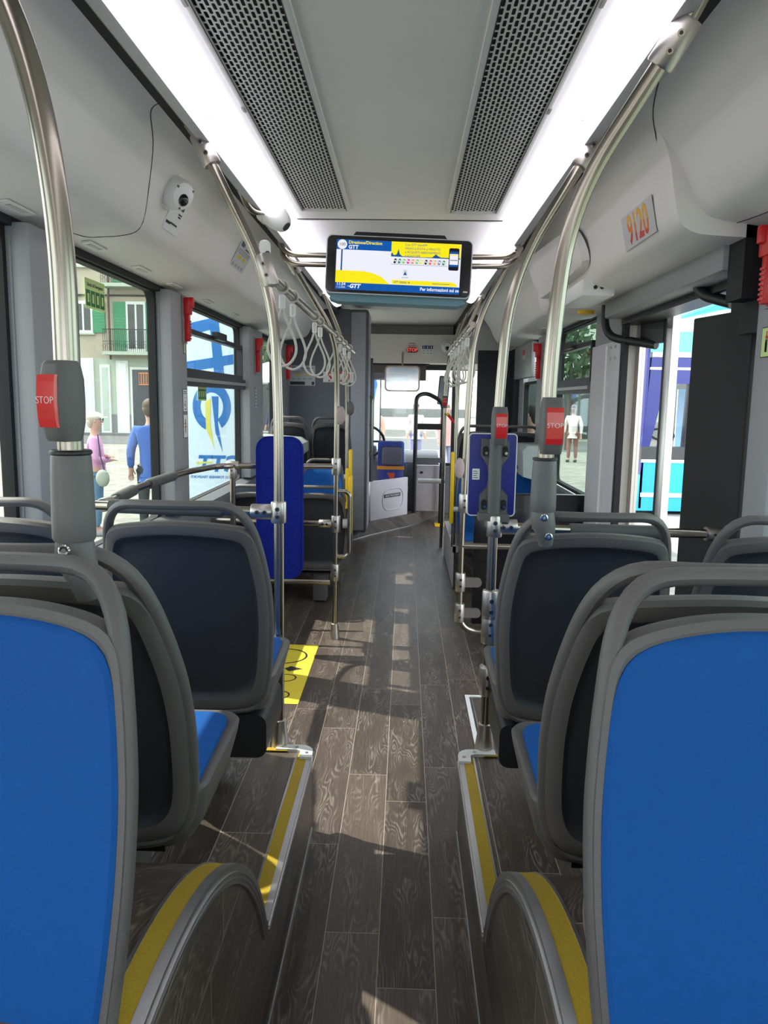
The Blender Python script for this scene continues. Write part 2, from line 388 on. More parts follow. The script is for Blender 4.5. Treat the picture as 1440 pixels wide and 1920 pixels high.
# over-door bulge and front header beam
mb = MB().box(1.06, 1.19, 2.62, 4.12, 1.90, 1.995, GREY, bev=.012).box(1.15, 1.27, 2.54, 4.12, 1.87, 1.97, BLACK); mb.box(1.14, 1.27, 2.50, 2.72, 1.70, 1.98, BLACKR).box(1.08, 1.2, 2.50, 2.62, 1.80, 2.02, BLACKR); struct(mb.build('trim_20', GREY))
# front and back walls
mb = MB()
mb.box(-1.3, 1.3, YF, YF+.06, 1.93, 2.56, CREAM).box(-.62, .69, 9.78, YF, 1.93, 2.275, CREAM)
mb.box(-1.3, -1.22, YF, YF+.1, 0, 2.0, BLACK).box(1.22, 1.3, YF, YF+.1, 0, 2.0, BLACK)
mb.box(-1.3, 1.3, YF, YF+.1, -.3, .62, DGREY)
struct(mb.build('wall_front', CREAM))
mb = MB().box(-1.3, 1.3, YB-.12, YB, -.1, .9, GREY).box(-1.3, 1.3, YB-.12, YB, 1.9, 2.56, CREAM).box(-1.3, -1.1, YB-.12, YB, .9, 1.9, GREY).box(1.1, 1.3, YB-.12, YB, .9, 1.9, GREY)
struct(mb.build('wall_back', GREY))
w = MB().box(-1.22, 1.22, YF+.05, YF+.08, .62, .66, BLACK).box(-1.22, 1.22, YF+.05, YF+.08, 1.86, 1.93, BLACK); w = struct(w.build('window_12', BLACK))
MB().box(-1.22, 1.22, YF+.06, YF+.065, .66, 1.86).build('windscreen_pane', GLC, w)
# sun blind hanging at the top of the windscreen
b_ = MB().box(-.62, .30, 10.02, 10.03, 1.72, 1.93, mat('blind_brown', (.10, .085, .075), .7)); b_.cyl((-.66, 10.0, 1.93), (.34, 10.0, 1.93), .02, None, BLACK)
tag(b_.build('sun_blind', BLACK), 'dark roller sun blind half lowered at the top of the windscreen', 'sun blind')
# dividing wall on the left with the column beside the driver's cab
mb = MB().box(-1.22, -.52, 7.90, 7.98, 0, 2.36, DGREY)
mb.box(-.54, -.335, 7.90, 8.40, .10, 2.36, mat('column_grey', (.40, .39, .42), .5), bev=.03); struct(mb.build('wall_partition', DGREY))
mb = MB().prism([(-.56, 7.84), (-.335, 8.30), (.15, 9.06), (.50, 9.98), (.50, YF), (-1.2, YF), (-1.2, 7.98), (-.56, 7.98)], 0, .14, WOOD, 'Z')
mb.tube([(-.56, 7.835, .006), (-.33, 8.29, .006), (.155, 9.05, .006), (.505, 9.98, .006)], .006, ALU, 6); struct(mb.build('trim_21', WOOD))
# open doorway in the right side: leaves folded inwards
def leaf(name, label, x0, x1, y, z0, z1, dark, glassm):
    t = thing(name, label, 'door leaf', ((x0+x1)/2, y, z0)); cx = (x0+x1)/2; w = x1-x0; h = z1-z0
    f = MB(); m = BLACK if dark else LGREY
    f.box(-w/2, -w/2+.035, -.02, .02, 0, h, m, bev=.004).box(w/2-.035, w/2, -.02, .02, 0, h, m, bev=.004).box(-w/2+.035, w/2-.035, -.02, .02, 0, .10, m).box(-w/2+.035, w/2-.035, -.02, .02, h-.07, h, m)
    f.build('leaf_frame', m, t); MB().box(-w/2+.03, w/2-.03, -.003, .003, .09, h-.06).build('leaf_glass', glassm, t)
    return t

# ---- doorway parts
t = thing('door_leaf', 'black door leaf folded inwards beside the pillar with the extinguisher sticker', 'door leaf', (1.185, 2.585, .02), R(102))
MB().box(0, .34, -.02, .03, 0, 1.76, BLACKR, bev=.006).build('leaf_panel', BLACKR, t)
m_ = MB(); m_.tube([(.345, 0, .02), (.345, 0, 1.74)], .014, BLACKR, 10); m_.build('rubber_seal', BLACKR, t)
t = thing('door_leaf', 'glazed door leaf with silver edge standing open outside the doorway', 'door leaf', (1.25, 4.12, -.05), R(-73))
f = MB().box(0, .03, -.018, .018, 0, 1.94, STEELD).box(.25, .30, -.022, .022, 0, 1.94, ALU, bev=.005).box(.225, .25, -.015, .015, 0, 1.94, BLACK).box(.03, .225, -.018, .018, 0, .12, STEELD).box(.03, .225, -.018, .018, 1.82, 1.94, BLACK)
f.build('leaf_frame', ALU, t); MB().box(.03, .225, -.003, .003, .12, 1.82).build('leaf_glass', GLC, t)
m_ = MB().box(1.155, 1.185, 4.14, 4.75, 0, 1.80, LGREY, bev=.006)
for yy in (4.20, 4.29):
    for zz in (1.77, 1.71): m_.cyl((1.150, yy+.02, zz), (1.156, yy+.02, zz), .008, None, ALU, 10)
m_.box(1.14, 1.156, 4.33, 4.37, 0, 1.78, WHITE)
tag(m_.build('door_guard_panel', LGREY), 'pale riveted guard panel at the front side of the open doorway', 'panel')
mb = MB().box(1.19, 1.25, 4.12, 4.17, 0, 1.95, mat('beige_post', (.50, .45, .40), .5)).box(1.16, 1.19, 4.10, 4.14, 0, 1.95, BLACKR).box(1.18, 1.27, 4.17, 4.78, 0, 2.0, GREY).box(1.19, 1.30, 4.17, 4.78, -.3, 0, DGREY)
struct(mb.build('door_1', GREY))
for lab, P in (('black curved door arm reaching to the glazed open leaf', [(1.09, 4.22, 2.02), (1.09, 4.22, 1.82), (1.29, 3.97, 1.76)]), ('black curved door arm above the folded black leaf', [(1.12, 3.0, 2.02), (1.12, 3.0, 1.88), (1.20, 2.86, 1.83)])):
    m_ = MB().tube(fillet(P, .10), .021, BLACK, 14); tag(m_.build('swing_arm_tube', BLACK), lab, 'door arm')

# ================================================================== SEATS
def hw(z, w):      # half width of the shell at height z above the cushion
    K = [(-.095, .165), (-.07, .192), (-.03, .206), (0, .212), (.08, .221), (.18, .229), (.28, .229), (.36, .220), (.44, .206), (.48, .195), (.508, .180), (.530, .155), (.545, .122), (.554, .08), (.559, .04), (.56, .0)]
    for (a, u), (b, v) in zip(K, K[1:]):
        if a <= z <= b: return (u+(v-u)*(z-a)/(b-a))*w/.458
    return 0
def smooth_closed(P, it=2):
    for _ in range(it): P = [(P[i-1]*.25+P[i]*.5+P[(i+1) % len(P)]*.25) for i in range(len(P))]
    return P
def resample(P, n):
    L = [0]
    for i in range(len(P)): L.append(L[-1]+(P[(i+1) % len(P)]-P[i]).length)
    out = []; j = 0
    for k in range(n):
        d = L[-1]*k/n
        while L[j+1] < d: j += 1
        u = (d-L[j])/max(1e-9, L[j+1]-L[j]); out.append(P[j].lerp(P[(j+1) % len(P)], u))
    return out
def outline(w, zlo, zhi, inset=0, arch=0, rnd=3, n=72):
    zs = [zlo+(zhi-zlo)*k/26 for k in range(27)]
    right = [Vector((hw(z, w)-inset, z)) for z in zs if hw(z, w)-inset > .002]
    a = right[-1].x
    top = [Vector((x*a, right[-1].y+arch*(1-x*x))) for x in [.8, .6, .4, .2, 0, -.2, -.4, -.6, -.8]] if arch or a > .05 else []
    b = right[0].x; bot = [Vector((x*b, zlo)) for x in (-.7, -.35, 0, .35, .7)]
    P = right+top+[Vector((-p.x, p.y)) for p in right[::-1]]+bot
    return smooth_closed(resample(P, n), rnd)
def seat(loc, rz, label, group, w=.45, lean=.27, base=None, leg=None, name='bus_seat', h=1.0, under=False):
    t = thing(name, label, 'seat', loc, rz, group)
    def Y(x, z, off=0):       # seat-back surface: leans back and wraps forward at the sides
        zz = max(z, 0); return -(lean*zz+.10*max(0, zz-.42))+.055*min(1.3, (abs(x)/(w/2)))**2.4+.25*max(0, -z)-off
    def ring(P, s, off, c=(0, .22)): return [(c[0]+(p.x-c[0])*s, Y(c[0]+(p.x-c[0])*s, c[1]+(p.y-c[1])*s, off), (c[1]+(p.y-c[1])*s)*h) for p in P]
    O = outline(w, -.085, .56, 0, 0, 2, 96)
    # the rim: closed band round the whole back including the grab handle
    m_ = MB(); m_.tube([(p.x*.965, Y(p.x, p.y, .012), p.y*.985-.001) for p in O], .0130, SHELL, 12, closed=True, up=(0, 1, 0), ell=(1.25, .95)); rim = m_.build('shell_rim', SHELL, t)
    # panel below the slot
    P = outline(w, -.085, .462, .0, .024, 3, 96)
    m_ = MB(); m_.rings([ring(P, .985, -.008), ring(P, .99, .004), ring(P, .985, .022), ring(P, .955, .033), ring(P, .90, .035), ring(P, .86, .033), ring(P, .82, .022), ring(P, .78, .018), ring(P, .65, .018), ring(P, .45, .018), ring(P, .25, .018), ring(P, .08, .018)], ms=[SHELL]*5+[SHELLD]*7, cap=(False, True))
    m_.rings([ring(P, .985, -.008), ring(P, .95, -.012), ring(P, .90, -.006), ring(P, .7, -.004), ring(P, .5, -.004), ring(P, .3, -.004), ring(P, .1, -.004)], SHELL, cap=(False, True)); m_.build('back_shell', SHELL, t)
    C = outline(w, -.02, .446, .011, .024, 5, 80)
    m_ = MB(); m_.rings([ring(C, 1, -.002, (0, .2)), ring(C, .997, -.012, (0, .2)), ring(C, .97, -.019, (0, .2)), ring(C, .8, -.021, (0, .2)), ring(C, .6, -.020, (0, .2)), ring(C, .4, -.019, (0, .2)), ring(C, .2, -.018, (0, .2)), ring(C, .06, -.018, (0, .2))], SEATB, cap=(False, True)); m_.build('back_cushion', SEATB, t)
    # cushion and pan
    k = w/.458
    def rr(wf, wb, y0, y1, z, r=.05):
        q = []
        for (x, y, a) in ((wf, y1, 0), (-wf, y1, 90), (-wb, y0, 180), (wb, y0, 270)):
            sx = 1 if x > 0 else -1; sy = 1 if y == y1 else -1
            for i in range(6):
                an = R(a+18*i); q.append(((x*k-sx*r)+r*math.cos(an), (y-sy*r)+r*math.sin(an), z))
        return q
    m_ = MB(); m_.rings([rr(.17, .185, .05, .36, -.115), rr(.20, .205, .05, .40, -.085), rr(.215, .218, .045, .435, -.02), rr(.217, .22, .045, .44, -.004), rr(.212, .215, .045, .435, .004), rr(.195, .20, .05, .415, .002)], SHELL); m_.build('seat_pan', SHELL, t)
    m_ = MB(); m_.rings([rr(.195, .204, .04, .413, .0), rr(.193, .202, .042, .411, .010), rr(.180, .19, .045, .398, .015)], SEATB, cap=(False, True)); m_.build('seat_cushion', SEATB, t)
    if leg: m_ = MB().box(-.05, .05, .10, .24, -leg, -.11, BRKT, bev=.008).box(-.14, .14, .05, .30, -.125, -.105, BLACK); m_.build('seat_support', BRKT, t)
    if under: m_ = MB().prism(rrect(0, -.165, .40, .13, .03), .02, .30, BLACK, 'Y'); m_.cyl((.0, .0, -.12), (.0, .02, -.12), .008, None, STEEL, 8); m_.build('underseat_box', BLACK, t)
    return t
SG = 'passenger seats'
AL = {}
def seats(rows):
    for key, loc, rz, lab, kw in rows: AL[key] = seat(loc, rz, lab, 'blue and grey bus seats', **kw)
seats([
 ('L1i', (-.488, .815, .73), PI, 'nearest left aisle seat turned to the viewer, its blue backrest filling the lower left', dict(lean=.24, leg=.0+.13)),
 ('L1o', (-0.95, .815, .73), PI, 'nearest left window seat turned to the viewer at the left edge', dict(w=.42, lean=.24, leg=.13)),
 ('L2i', (-.545, 1.33, .72), 0, 'left aisle seat back-to-back with the nearest rear-facing one, carrying the big grey pole sleeve', dict(lean=.43, leg=.3)),
 ('L2o', (-1.0, 1.33, .72), 0, 'left window seat in the second row behind the thick pole sleeve', dict(w=.40, lean=.43, leg=.3)),
 ('L3i', (-.535, 2.07, .675), 0, 'left seat with dark grey back at the front edge of the platform, by the aisle', dict(leg=.0+.354, under=True)),
 ('L3o', (-0.995, 2.07, .675), 0, 'left window seat at the front edge of the platform beside the first pillar', dict(w=.37, leg=.354, under=True)),
 ('R1i', (.488, .815, .73), PI, 'nearest right aisle seat turned to the viewer, its blue backrest filling the lower right', dict(lean=.24, leg=.13)),
 ('R1o', (0.95, .815, .73), PI, 'nearest right window seat turned to the viewer, at the right edge', dict(w=.42, lean=.24, leg=.13)),
 ('R2i', (.52, 1.33, .712), 0, 'right aisle seat back-to-back with the nearest rear-facing one', dict(lean=.43, leg=.3)),
 ('R2o', (0.972, 1.33, .712), 0, 'right window seat in the second row, behind the nearest right backrest', dict(w=.40, lean=.43, leg=.3)),
 ('R3i', (.53, 2.07, .665), 0, 'right platform-edge seat with dark back and a pole sleeve on its corner', dict(leg=.344, under=True)),
 ('R3o', (1.005, 2.07, .665), 0, 'right window seat at the front edge of the platform before the black door leaf', dict(w=.37, leg=.344, under=True)),
 ('L4i', (-.555, 5.38, .35), 0, 'low grey seat by the aisle in front of the floor-standing pole on the left', dict(leg=.34)),
 ('L4o', (-0.972, 5.38, .35), 0, 'low grey seat by the window behind the tall blue padded board', dict(w=.42, leg=.34)),
 ('L5i', (-.615, 6.2, .45), PI, 'left rear-facing blue seat on the front wheel box, aisle side', dict(w=.36, leg=.14, lean=.2)),
 ('L5o', (-.98, 6.2, .45), PI, 'left rear-facing blue seat on the front wheel box, window side', dict(w=.36, leg=.14, lean=.2)),
 ('L6i', (-.615, 6.95, .78), 0, 'high dark seat back before the grey dividing wall, aisle side', dict(w=.36, leg=.15)),
 ('L6o', (-.98, 6.95, .78), 0, 'high dark seat back before the grey dividing wall, window side', dict(w=.36, leg=.15)),
 ('R4i', (.64, 6.12, .43), PI, 'right rear-facing blue seat beside the yellow armrest', dict(w=.36, leg=.09, lean=.2)),
 ('R4o', (1.01, 6.12, .43), PI, 'right rear-facing blue seat partly hidden behind the blue leaning pad', dict(w=.36, leg=.09, lean=.2)),
 ('R5i', (.66, 6.65, .74), 0, 'high dark seat back on the right wheel box, aisle side', dict(w=.36, leg=.11)),
 ('R5o', (1.01, 6.65, .74), 0, 'high dark seat back on the right wheel box, window side', dict(w=.36, leg=.11)),
])

# ================================================================== POLES, RAILS
def clamp(mb, p, d, r=.030, l=.10, n=2):
    p = Vector(p); d = Vector(d).normalized(); mb.tube([p-d*l/2, p-d*l/2*.9, p+d*l/2*.9, p+d*l/2], [r*.93, r, r, r*.93], STEELD, 20)
    side = Vector((0, -1, 0)); side = (side-d*side.dot(d)).normalized()
    for k in (-.18, .18):
        c = p+d*l*k+side*r*.96; mb.cyl(c-side*.002, c+side*.004, .0075, None, STEEL, 10)
        mb.cyl(c+side*.0035, c+side*.0045, .004, None, BLACK, 8)
def pole(label, pts, r=.0185, rad=.3, clamps=(), foot=None, name='grab_pole', n=8):
    t = thing(name, label, 'grab pole', pts[-1]); o = -Vector(pts[-1])
    P = fillet([Vector(p)+o for p in pts], rad, n)
    MB().tube(P, r, STEEL, 20).build('tube', STEEL, t)
    for (p, d) in clamps:
        m_ = MB(); clamp(m_, Vector(p)+o, d, r+.012); m_.build('clamp', STEELD, t)
    if foot:
        f = Vector(foot)+o; m_ = MB(); m_.tube([f, f+Vector((0, 0, .012)), f+Vector((0, 0, .06)), f+Vector((0, 0, .095)), f+Vector((0, 0, .097))], [r+.016, r+.016, r+.009, r+.006, r+.003], STEELD, 22); m_.build('foot_sleeve', STEELD, t)
    return t
# left near thick pole
AX = -.417
pl = pole('thick steel pole at the far left curving up to the ceiling', [(-.62, 1.15, 2.31), (-.57, 1.10, 2.15), (-.447, 1.06, 1.90), (-.417, 1.06, 1.70), (-.417, 1.06, 1.28)], r=.0172, rad=.20, clamps=[((-.62, 1.15, 2.27), (.25, 0, -1))])
pole('steel pole on the left platform corner, arching to the left light strip', [(-.645, 2.53, 2.31), (-.61, 2.53, 2.262), (-.385, 2.53, 1.82), (-.364, 2.51, 1.45), (-.364, 2.50, .29)], r=.0165, rad=.35, clamps=[((-.594, 2.53, 2.232), (.51, 0, -1)), ((-.405, 2.53, 1.87), (.3, 0, -1))], foot=(-.364, 2.50, .29))
pole('nearest right pole arching from the ceiling down to a seat corner', [(.64, 1.70, 2.32), (.61, 1.74, 2.25), (.42, 1.88, 1.93), (.388, 1.88, 1.62), (.385, 1.88, 1.17)], rad=.3, clamps=[((.592, 1.757, 2.219), (-.58, .5, -1))])
pole('steel pole on the right platform corner carrying the blue leaning pad', [(.645, 2.53, 2.31), (.61, 2.53, 2.262), (.37, 2.53, 1.86), (.343, 2.52, 1.45), (.336, 2.51, .29)], r=.0165, rad=.35, clamps=[((.592, 2.53, 2.232), (-.6, 0, -1)), ((.338, 2.51, .54), (0, 0, -1)), ((.341, 2.515, .80), (0, 0, -1)), ((.341, 2.515, .72), (0, 0, -1))], foot=(.336, 2.51, .29))
pole('floor-standing pole at the left edge of the aisle beyond the yellow floor marking', [(-.64, 4.30, 2.31), (-.60, 4.35, 2.22), (-.365, 4.55, 1.83), (-.36, 4.62, 1.55), (-.366, 4.63, 0)], r=.016, rad=.3, clamps=[((-.585, 4.365, 2.195), (.6, .45, -1)), ((-.363, 4.62, 1.07), (0, 0, 1)), ((-.364, 4.63, .72), (0, 0, 1)), ((-.365, 4.63, .42), (0, 0, 1))], foot=(-.366, 4.63, 0))
pole('slim pole before the grey dividing wall at the left of the aisle', [(-.60, 5.9, 2.3), (-.42, 6.05, 1.86), (-.415, 6.15, 1.5), (-.415, 6.15, .30)], r=.015, rad=.25, clamps=[((-.60, 5.9, 2.28), (.4, 0, -1))])
pole('pole at the right edge of the aisle ending in a bent foot rail', [(.64, 4.05, 2.31), (.60, 4.08, 2.25), (.395, 4.1, 1.86), (.375, 4.1, 1.5), (.36, 4.1, .80), (.36, 4.1, .22), (.75, 4.12, .22)], r=.0165, rad=[.1, .3, .2, .2, .12], clamps=[((.58, 4.085, 2.21), (-.5, .05, -1)), ((.368, 4.1, .93), (0, 0, 1)), ((.36, 4.1, .50), (0, 0, 1)), ((.36, 4.1, .33), (0, 0, 1))])
pole('slim right pole beside the high dark seat backs', [(.62, 5.95, 2.3), (.45, 6.0, 1.88), (.44, 6.02, 1.5), (.44, 6.02, .33)], r=.015, rad=.25, clamps=[((.61, 5.95, 2.28), (-.4, 0, -1))])
pole('far right pole with a small red button beside the entrance', [(.62, 7.6, 2.3), (.46, 7.7, 1.88), (.43, 7.72, 1.6), (.43, 7.72, .0)], r=.015, rad=.25)
pole('far pole by the front entrance on the right', [(.62, 8.6, 2.3), (.50, 8.65, 1.9), (.49, 8.66, 1.6), (.49, 8.66, .0)], r=.015, rad=.25)
# ceiling rails above the poles
for s, sd in ((-1, 'left'), (1, 'right')):
    m_ = MB().tube([(s*.645, YB+.05, 2.315), (s*.645, 9.6, 2.315)], .0165, STEEL, 12)
    tag(m_.build('ceiling_rail', STEEL), 'long steel rail under the %s cove carrying the pole clamps' % sd, 'rail')
    for kk, yy in enumerate((1.35, 3.27, 5.2, 6.6) if s < 0 else (1.2, 3.3, 5.1, 6.5)):
        pass
# horizontal strap rails
for s, ya, yb, sd in ((-1, 2.53, 6.2, 'left'), (1, 4.1, 6.25, 'right')):
    x0 = -.40 if s < 0 else .385
    t = thing('strap_rail', 'straight steel rail with hanging loops on the %s of the aisle' % sd, 'rail', (x0, ya, 1.86))
    MB().tube([(0, 0, 0), (-.0 if s > 0 else .03, yb-ya, -.02)], .0165, STEEL, 16).build('tube', STEEL, t)
    MB().sph((0 if s > 0 else .03, yb-ya, -.02), .0175, STEEL).build('end_cap', STEEL, t)
def strap(x, y, z, label, tilt=0, grp=None, rz=0):
    t = thing('hand_strap', label, 'hand strap', (x, y, z), rz, grp)
    m_ = MB(); m_.tube([(math.sin(a)*.021, -.004, .0+math.cos(a)*.0205) for a in [2*PI*k/20 for k in range(20)]], .0045, STRAP, 8, closed=True); m_.build('rail_ring', STRAP, t)
    m_ = MB().prism(rrect(0, -.052, .021, .048, .005), -.009, .005, WHITE, 'Y').box(-.002, .002, -.011, -.009, -.070, -.034, STEELD); m_.build('buckle', WHITE, t)
    L = [(0, 0, -.075), (.014, 0, -.11), (.045, 0, -.18), (.050, 0, -.225), (.03, 0, -.262), (0, 0, -.275), (-.03, 0, -.262), (-.050, 0, -.225), (-.045, 0, -.18), (-.014, 0, -.11)]
    P = [Vector(p) for p in L]; Q = []
    for i in range(len(P)):
        p0, p1, p2, p3 = P[i-1], P[i], P[(i+1) % len(P)], P[(i+2) % len(P)]
        for k in range(4):
            u = k/4; Q.append(.5*((2*p1)+(p2-p0)*u+(2*p0-5*p1+4*p2-p3)*u*u+(3*p1-p0-3*p2+p3)*u**3))
    m_ = MB(); m_.tube(Q, .0048, STRAP, 8, closed=True, up=(0, 1, 0)); m_.build('loop', STRAP, t)
    return t
ordl = ['nearest', 'second', 'third', 'fourth', 'fifth', 'sixth', 'seventh', 'farthest']
ys = (2.80, 3.05, 3.72, 3.95, 4.72, 5.02, 5.35, 5.75)
first = None
for i, y in enumerate(ys):
    x = -.40+.03*(y-2.53)/3.67; z = 1.86-.02*(y-2.53)/3.67
    lab = 'pale hanging loop on the left strap rail, %s of the eight' % ordl[i]
    if first is None: first = strap(x, y, z, lab, grp='hanging hand straps')
    else:
        c = dup(first); c.location = (x, y, z); c['label'] = lab
    (first if i == 0 else c).rotation_euler.z = (.35, -.1, .3, -.2, .3, .1, -.3, .2)[i]
for i, y in enumerate((4.45, 4.72, 5.05, 5.35, 5.65, 5.95)):
    c = dup(first); c.location = (.385, y, 1.85); c['label'] = 'pale hanging loop on the right strap rail, %s of the six' % (ordl[:5]+['farthest'])[i]; c.rotation_euler.z = (.3, -.3, .5, .1, -.4, .2)[i]

# stop button boxes
def stop_box(x, y, z, label, rz=0, h=.125, s=1.0, tilt=0):
    t = thing('stop_button', label, 'stop button', (x, y, z), rz, 'red stop buttons on the poles', ry=tilt)
    prof = [(-.066, .024), (-.060, .030), (-.035, .0345), (0, .036), (.035, .0345), (.058, .030), (.064, .022)]
    m_ = MB(); rs = []
    for (zz, hy) in prof:
        zz *= s; wv = (.026 if abs(zz) < .055 else .024)*s
        rs.append([(px, py, zz) for px, py in [(a*s, b) for a, b in rrect(0, -.020, .052*(1 if abs(zz) < .055*s else .9), hy*1.35, .011, 3)]])
    m_.rings(rs, BRKT); m_.build('housing', mat('stop_housing', (.24, .205, .195), .45, bump=.2, bs=900), t)
    b = MB()
    fr = [(-.043, -.0435), (-.03, -.0457), (0, -.0475), (.03, -.0457), (.041, -.0440)]
    for (z0, y0), (z1, y1) in zip(fr, fr[1:]):
        v = [b.bm.verts.new(p) for p in ((-.0195*s, y0-.0018, z0*s), (.0195*s, y0-.0018, z0*s), (.0195*s, y1-.0018, z1*s), (-.0195*s, y1-.0018, z1*s))]; b.face(v, REDB)
        v2 = [b.bm.verts.new(p) for p in ((-.0195*s, y0+.004, z0*s), (.0195*s, y0+.004, z0*s), (.0195*s, y1+.004, z1*s), (-.0195*s, y1+.004, z1*s))]
        b.face(v2[::-1], REDB); b.face([v[0], v[3], v2[3], v2[0]], REDB); b.face([v[1], v2[1], v2[2], v[2]], REDB)
    bt = b.build('button', REDB, t)
    MB().text('STOP', .0165*s, MT(0, -.0498, .0), WPRINT, bold=-.0003).build('stop_lettering', WPRINT, bt)
    return t
stop_box(-.400, 1.04, 1.4625, 'large red button box on the thick far-left pole', R(-24), s=.81)
stop_box(.385, 1.845, 1.417, 'red button box on the right pole above the big grey sleeve', R(6), s=1.01)
stop_box(.342, 2.50, 1.395, 'red button box on the right pole above the blue leaning pad', R(8), s=.92)
stop_box(.43, 7.69, 1.46, 'small red button box on the far right pole by the entrance', 0, s=.9)

# big grey sleeves joining poles to seat corners
def sleeve(x, y, zb, zt, label, r, dx, bolts):
    t = thing('pole_sleeve', label, 'pole sleeve', (x, y, zb)); h = zt-zb; SG_ = mat('sleeve_grey', (.125, .125, .123), .45, bump=.2, bs=700)
    m_ = MB(); m_.tube([(0, 0, 0), (0, 0, .004), (0, 0, h*.3), (0, 0, h*.75), (0, 0, h-.004), (0, 0, h)], [r*.93, r*1.0, r, r*.96, r*.92, r*.88], SG_, 28); m_.build('sleeve_body', SG_, t)
    m_ = MB(); m_.tube([(0, 0, h-.001), (0, 0, h+.001), (0, 0, h+.004), (0, 0, h+.006)], [r*.90, r*.97, r*.97, r*.90], BLACK, 28); m_.build('top_ring', BLACK, t)
    m_ = MB(); m_.tube([(0, 0, .002), (0, 0, -.012), (dx*.3, -.002, -.034), (dx*.7, .0, -.052), (dx, .006, -.085)], [r*.88, r*.95, r*.93, r*.78, r*.55], SG_, 24, ell=(1, .9)); m_.build('lower_joint', SG_, t)
    for bx_, bz in bolts:
        m_ = MB(); m_.tube([(bx_, -r*.70, bz), (bx_, -r*.98, bz), (bx_, -r*1.04, bz)], [r*.30, r*.30, r*.22], CHROME, 18); m_.cyl((bx_, -r*1.06, bz), (bx_, -r*1.03, bz), r*.12, None, STEELD, 6); m_.build('bolt', CHROME, t)
    return t
sleeve(AX, 1.06, 1.268, 1.389, 'large grey sleeve on the thick far-left pole bolted to a seat back', .0292, .014, [(-.003, -.010)])
sleeve(.385, 1.88, 1.207, 1.332, 'grey sleeve on the nearest right pole bolted to a seat back corner', .031, .012, [(-.001, -.012), (.012, -.058)])


# ---- handrail frames
def rail_thing(name, label, pts, r=.0165, rad=.06, foam=(), clamps=(), ends=()):
    t = thing(name, label, 'handrail', pts[0]); o = -Vector(pts[0])
    P = fillet([Vector(p)+o for p in pts], rad, 7); MB().tube(P, r, STEEL, 16).build('tube', STEEL, t)
    for a, b in foam: MB().tube([Vector(a)+o, Vector(a)+o+(Vector(b)-Vector(a))*.02, Vector(b)+o-(Vector(b)-Vector(a))*.02, Vector(b)+o], [r+.003, r+.0075, r+.0075, r+.003], FOAM, 18).build('foam_grip', FOAM, t)
    for p, d in clamps:
        m_ = MB(); clamp(m_, Vector(p)+o, d, r+.009, .07); m_.build('clamp', STEELD, t)
    return t
rail_thing('side_handrail', 'long handrail with two grey foam grips along the left windows', [(-1.13, 2.62, 1.08), (-1.03, 2.74, 1.08), (-1.10, 3.3, 1.08), (-1.10, 4.0, 1.08), (-1.02, 4.42, 1.08), (-.366, 4.62, 1.07)], rad=.12,
           foam=[((-1.052, 2.90, 1.08), (-1.085, 3.18, 1.08)), ((-1.10, 3.42, 1.08), (-1.10, 3.80, 1.08))], clamps=[((-1.035, 2.755, 1.08), (0, 1, 0)), ((-.95, 4.45, 1.08), (1, .1, 0))])
rail_thing('frame_post', 'short upright post below the left handrail', [(-.95, 4.45, 1.07), (-.955, 4.47, .72)], clamps=[((-.95, 4.45, 1.04), (0, 0, 1))])
rail_thing('cross_rail', 'cross rail clamped to the pole in front of the left platform seats', [(-.364, 2.50, 1.10), (-.60, 2.52, 1.10), (-1.14, 2.60, 1.10)], foam=[((-.55, 2.518, 1.10), (-.95, 2.572, 1.10))], clamps=[((-.42, 2.507, 1.10), (1, 0, 0)), ((-.364, 2.50, 1.10), (0, 0, 1))])
rail_thing('cross_rail', 'middle steel cross rail behind the tall blue padded board', [(-.366, 4.63, .72), (-1.15, 4.66, .72)], clamps=[((-.43, 4.632, .72), (1, 0, 0))])
rail_thing('cross_rail', 'lowest steel cross rail near the floor behind the tall blue board', [(-.42, 4.86, .30), (-1.15, 4.86, .30)])
rail_thing('hoop_handle', 'looped steel handle on the floor-standing left pole', [(-.366, 4.63, .92), (-.30, 4.62, .92), (-.28, 4.62, .90), (-.28, 4.62, .54), (-.30, 4.62, .52), (-.366, 4.63, .52)], r=.013, rad=.03)
rail_thing('cross_rail', 'right handrail with long black foam grip before the doorway', [(.336, 2.52, 1.065), (.55, 2.56, 1.05), (1.15, 2.66, 1.03)], foam=[((.60, 2.568, 1.048), (.93, 2.623, 1.037))], clamps=[((.345, 2.52, 1.065), (0, 0, 1)), ((.385, 2.53, 1.062), (1, 0, 0)), ((1.12, 2.655, 1.031), (1, .1, 0))])
rail_thing('cross_rail', 'right cross rail running before the glossy black panel', [(.362, 4.1, .70), (.50, 4.12, .695), (1.15, 4.16, .69)])
for (x, y, z, l) in ((.36, 4.1, .50, 'upper'), (.36, 4.1, .33, 'lower')): tag(MB().prism(rrect(x+.05, z, .13, .05, .024), y-.012, y+.012, STEELD, 'Y').build('pole_bracket', STEELD), l+' of the two flat rounded brackets low on the right aisle pole', 'bracket')
for (x, y, z, sd, rz_) in ((-.366, 4.60, 1.375, 'pinkish ticket reader disc on the left floor-standing pole', 0), (-.415, 6.12, 1.40, 'dark round disc on the slim pole before the grey wall', 0), (.366, 4.07, 1.12, 'pale round disc on the right aisle pole', 0)):
    m_ = MB(); c = Vector((x+(.03 if x < 0 else -.03), y, z)); m_.sph(c, .055, mat('disc_pink', (.42, .33, .32), .5) if y < 5 else BRKT, (.5, .28, 1), 18)
    tag(m_.build('round_disc', BRKT), sd, 'disc')

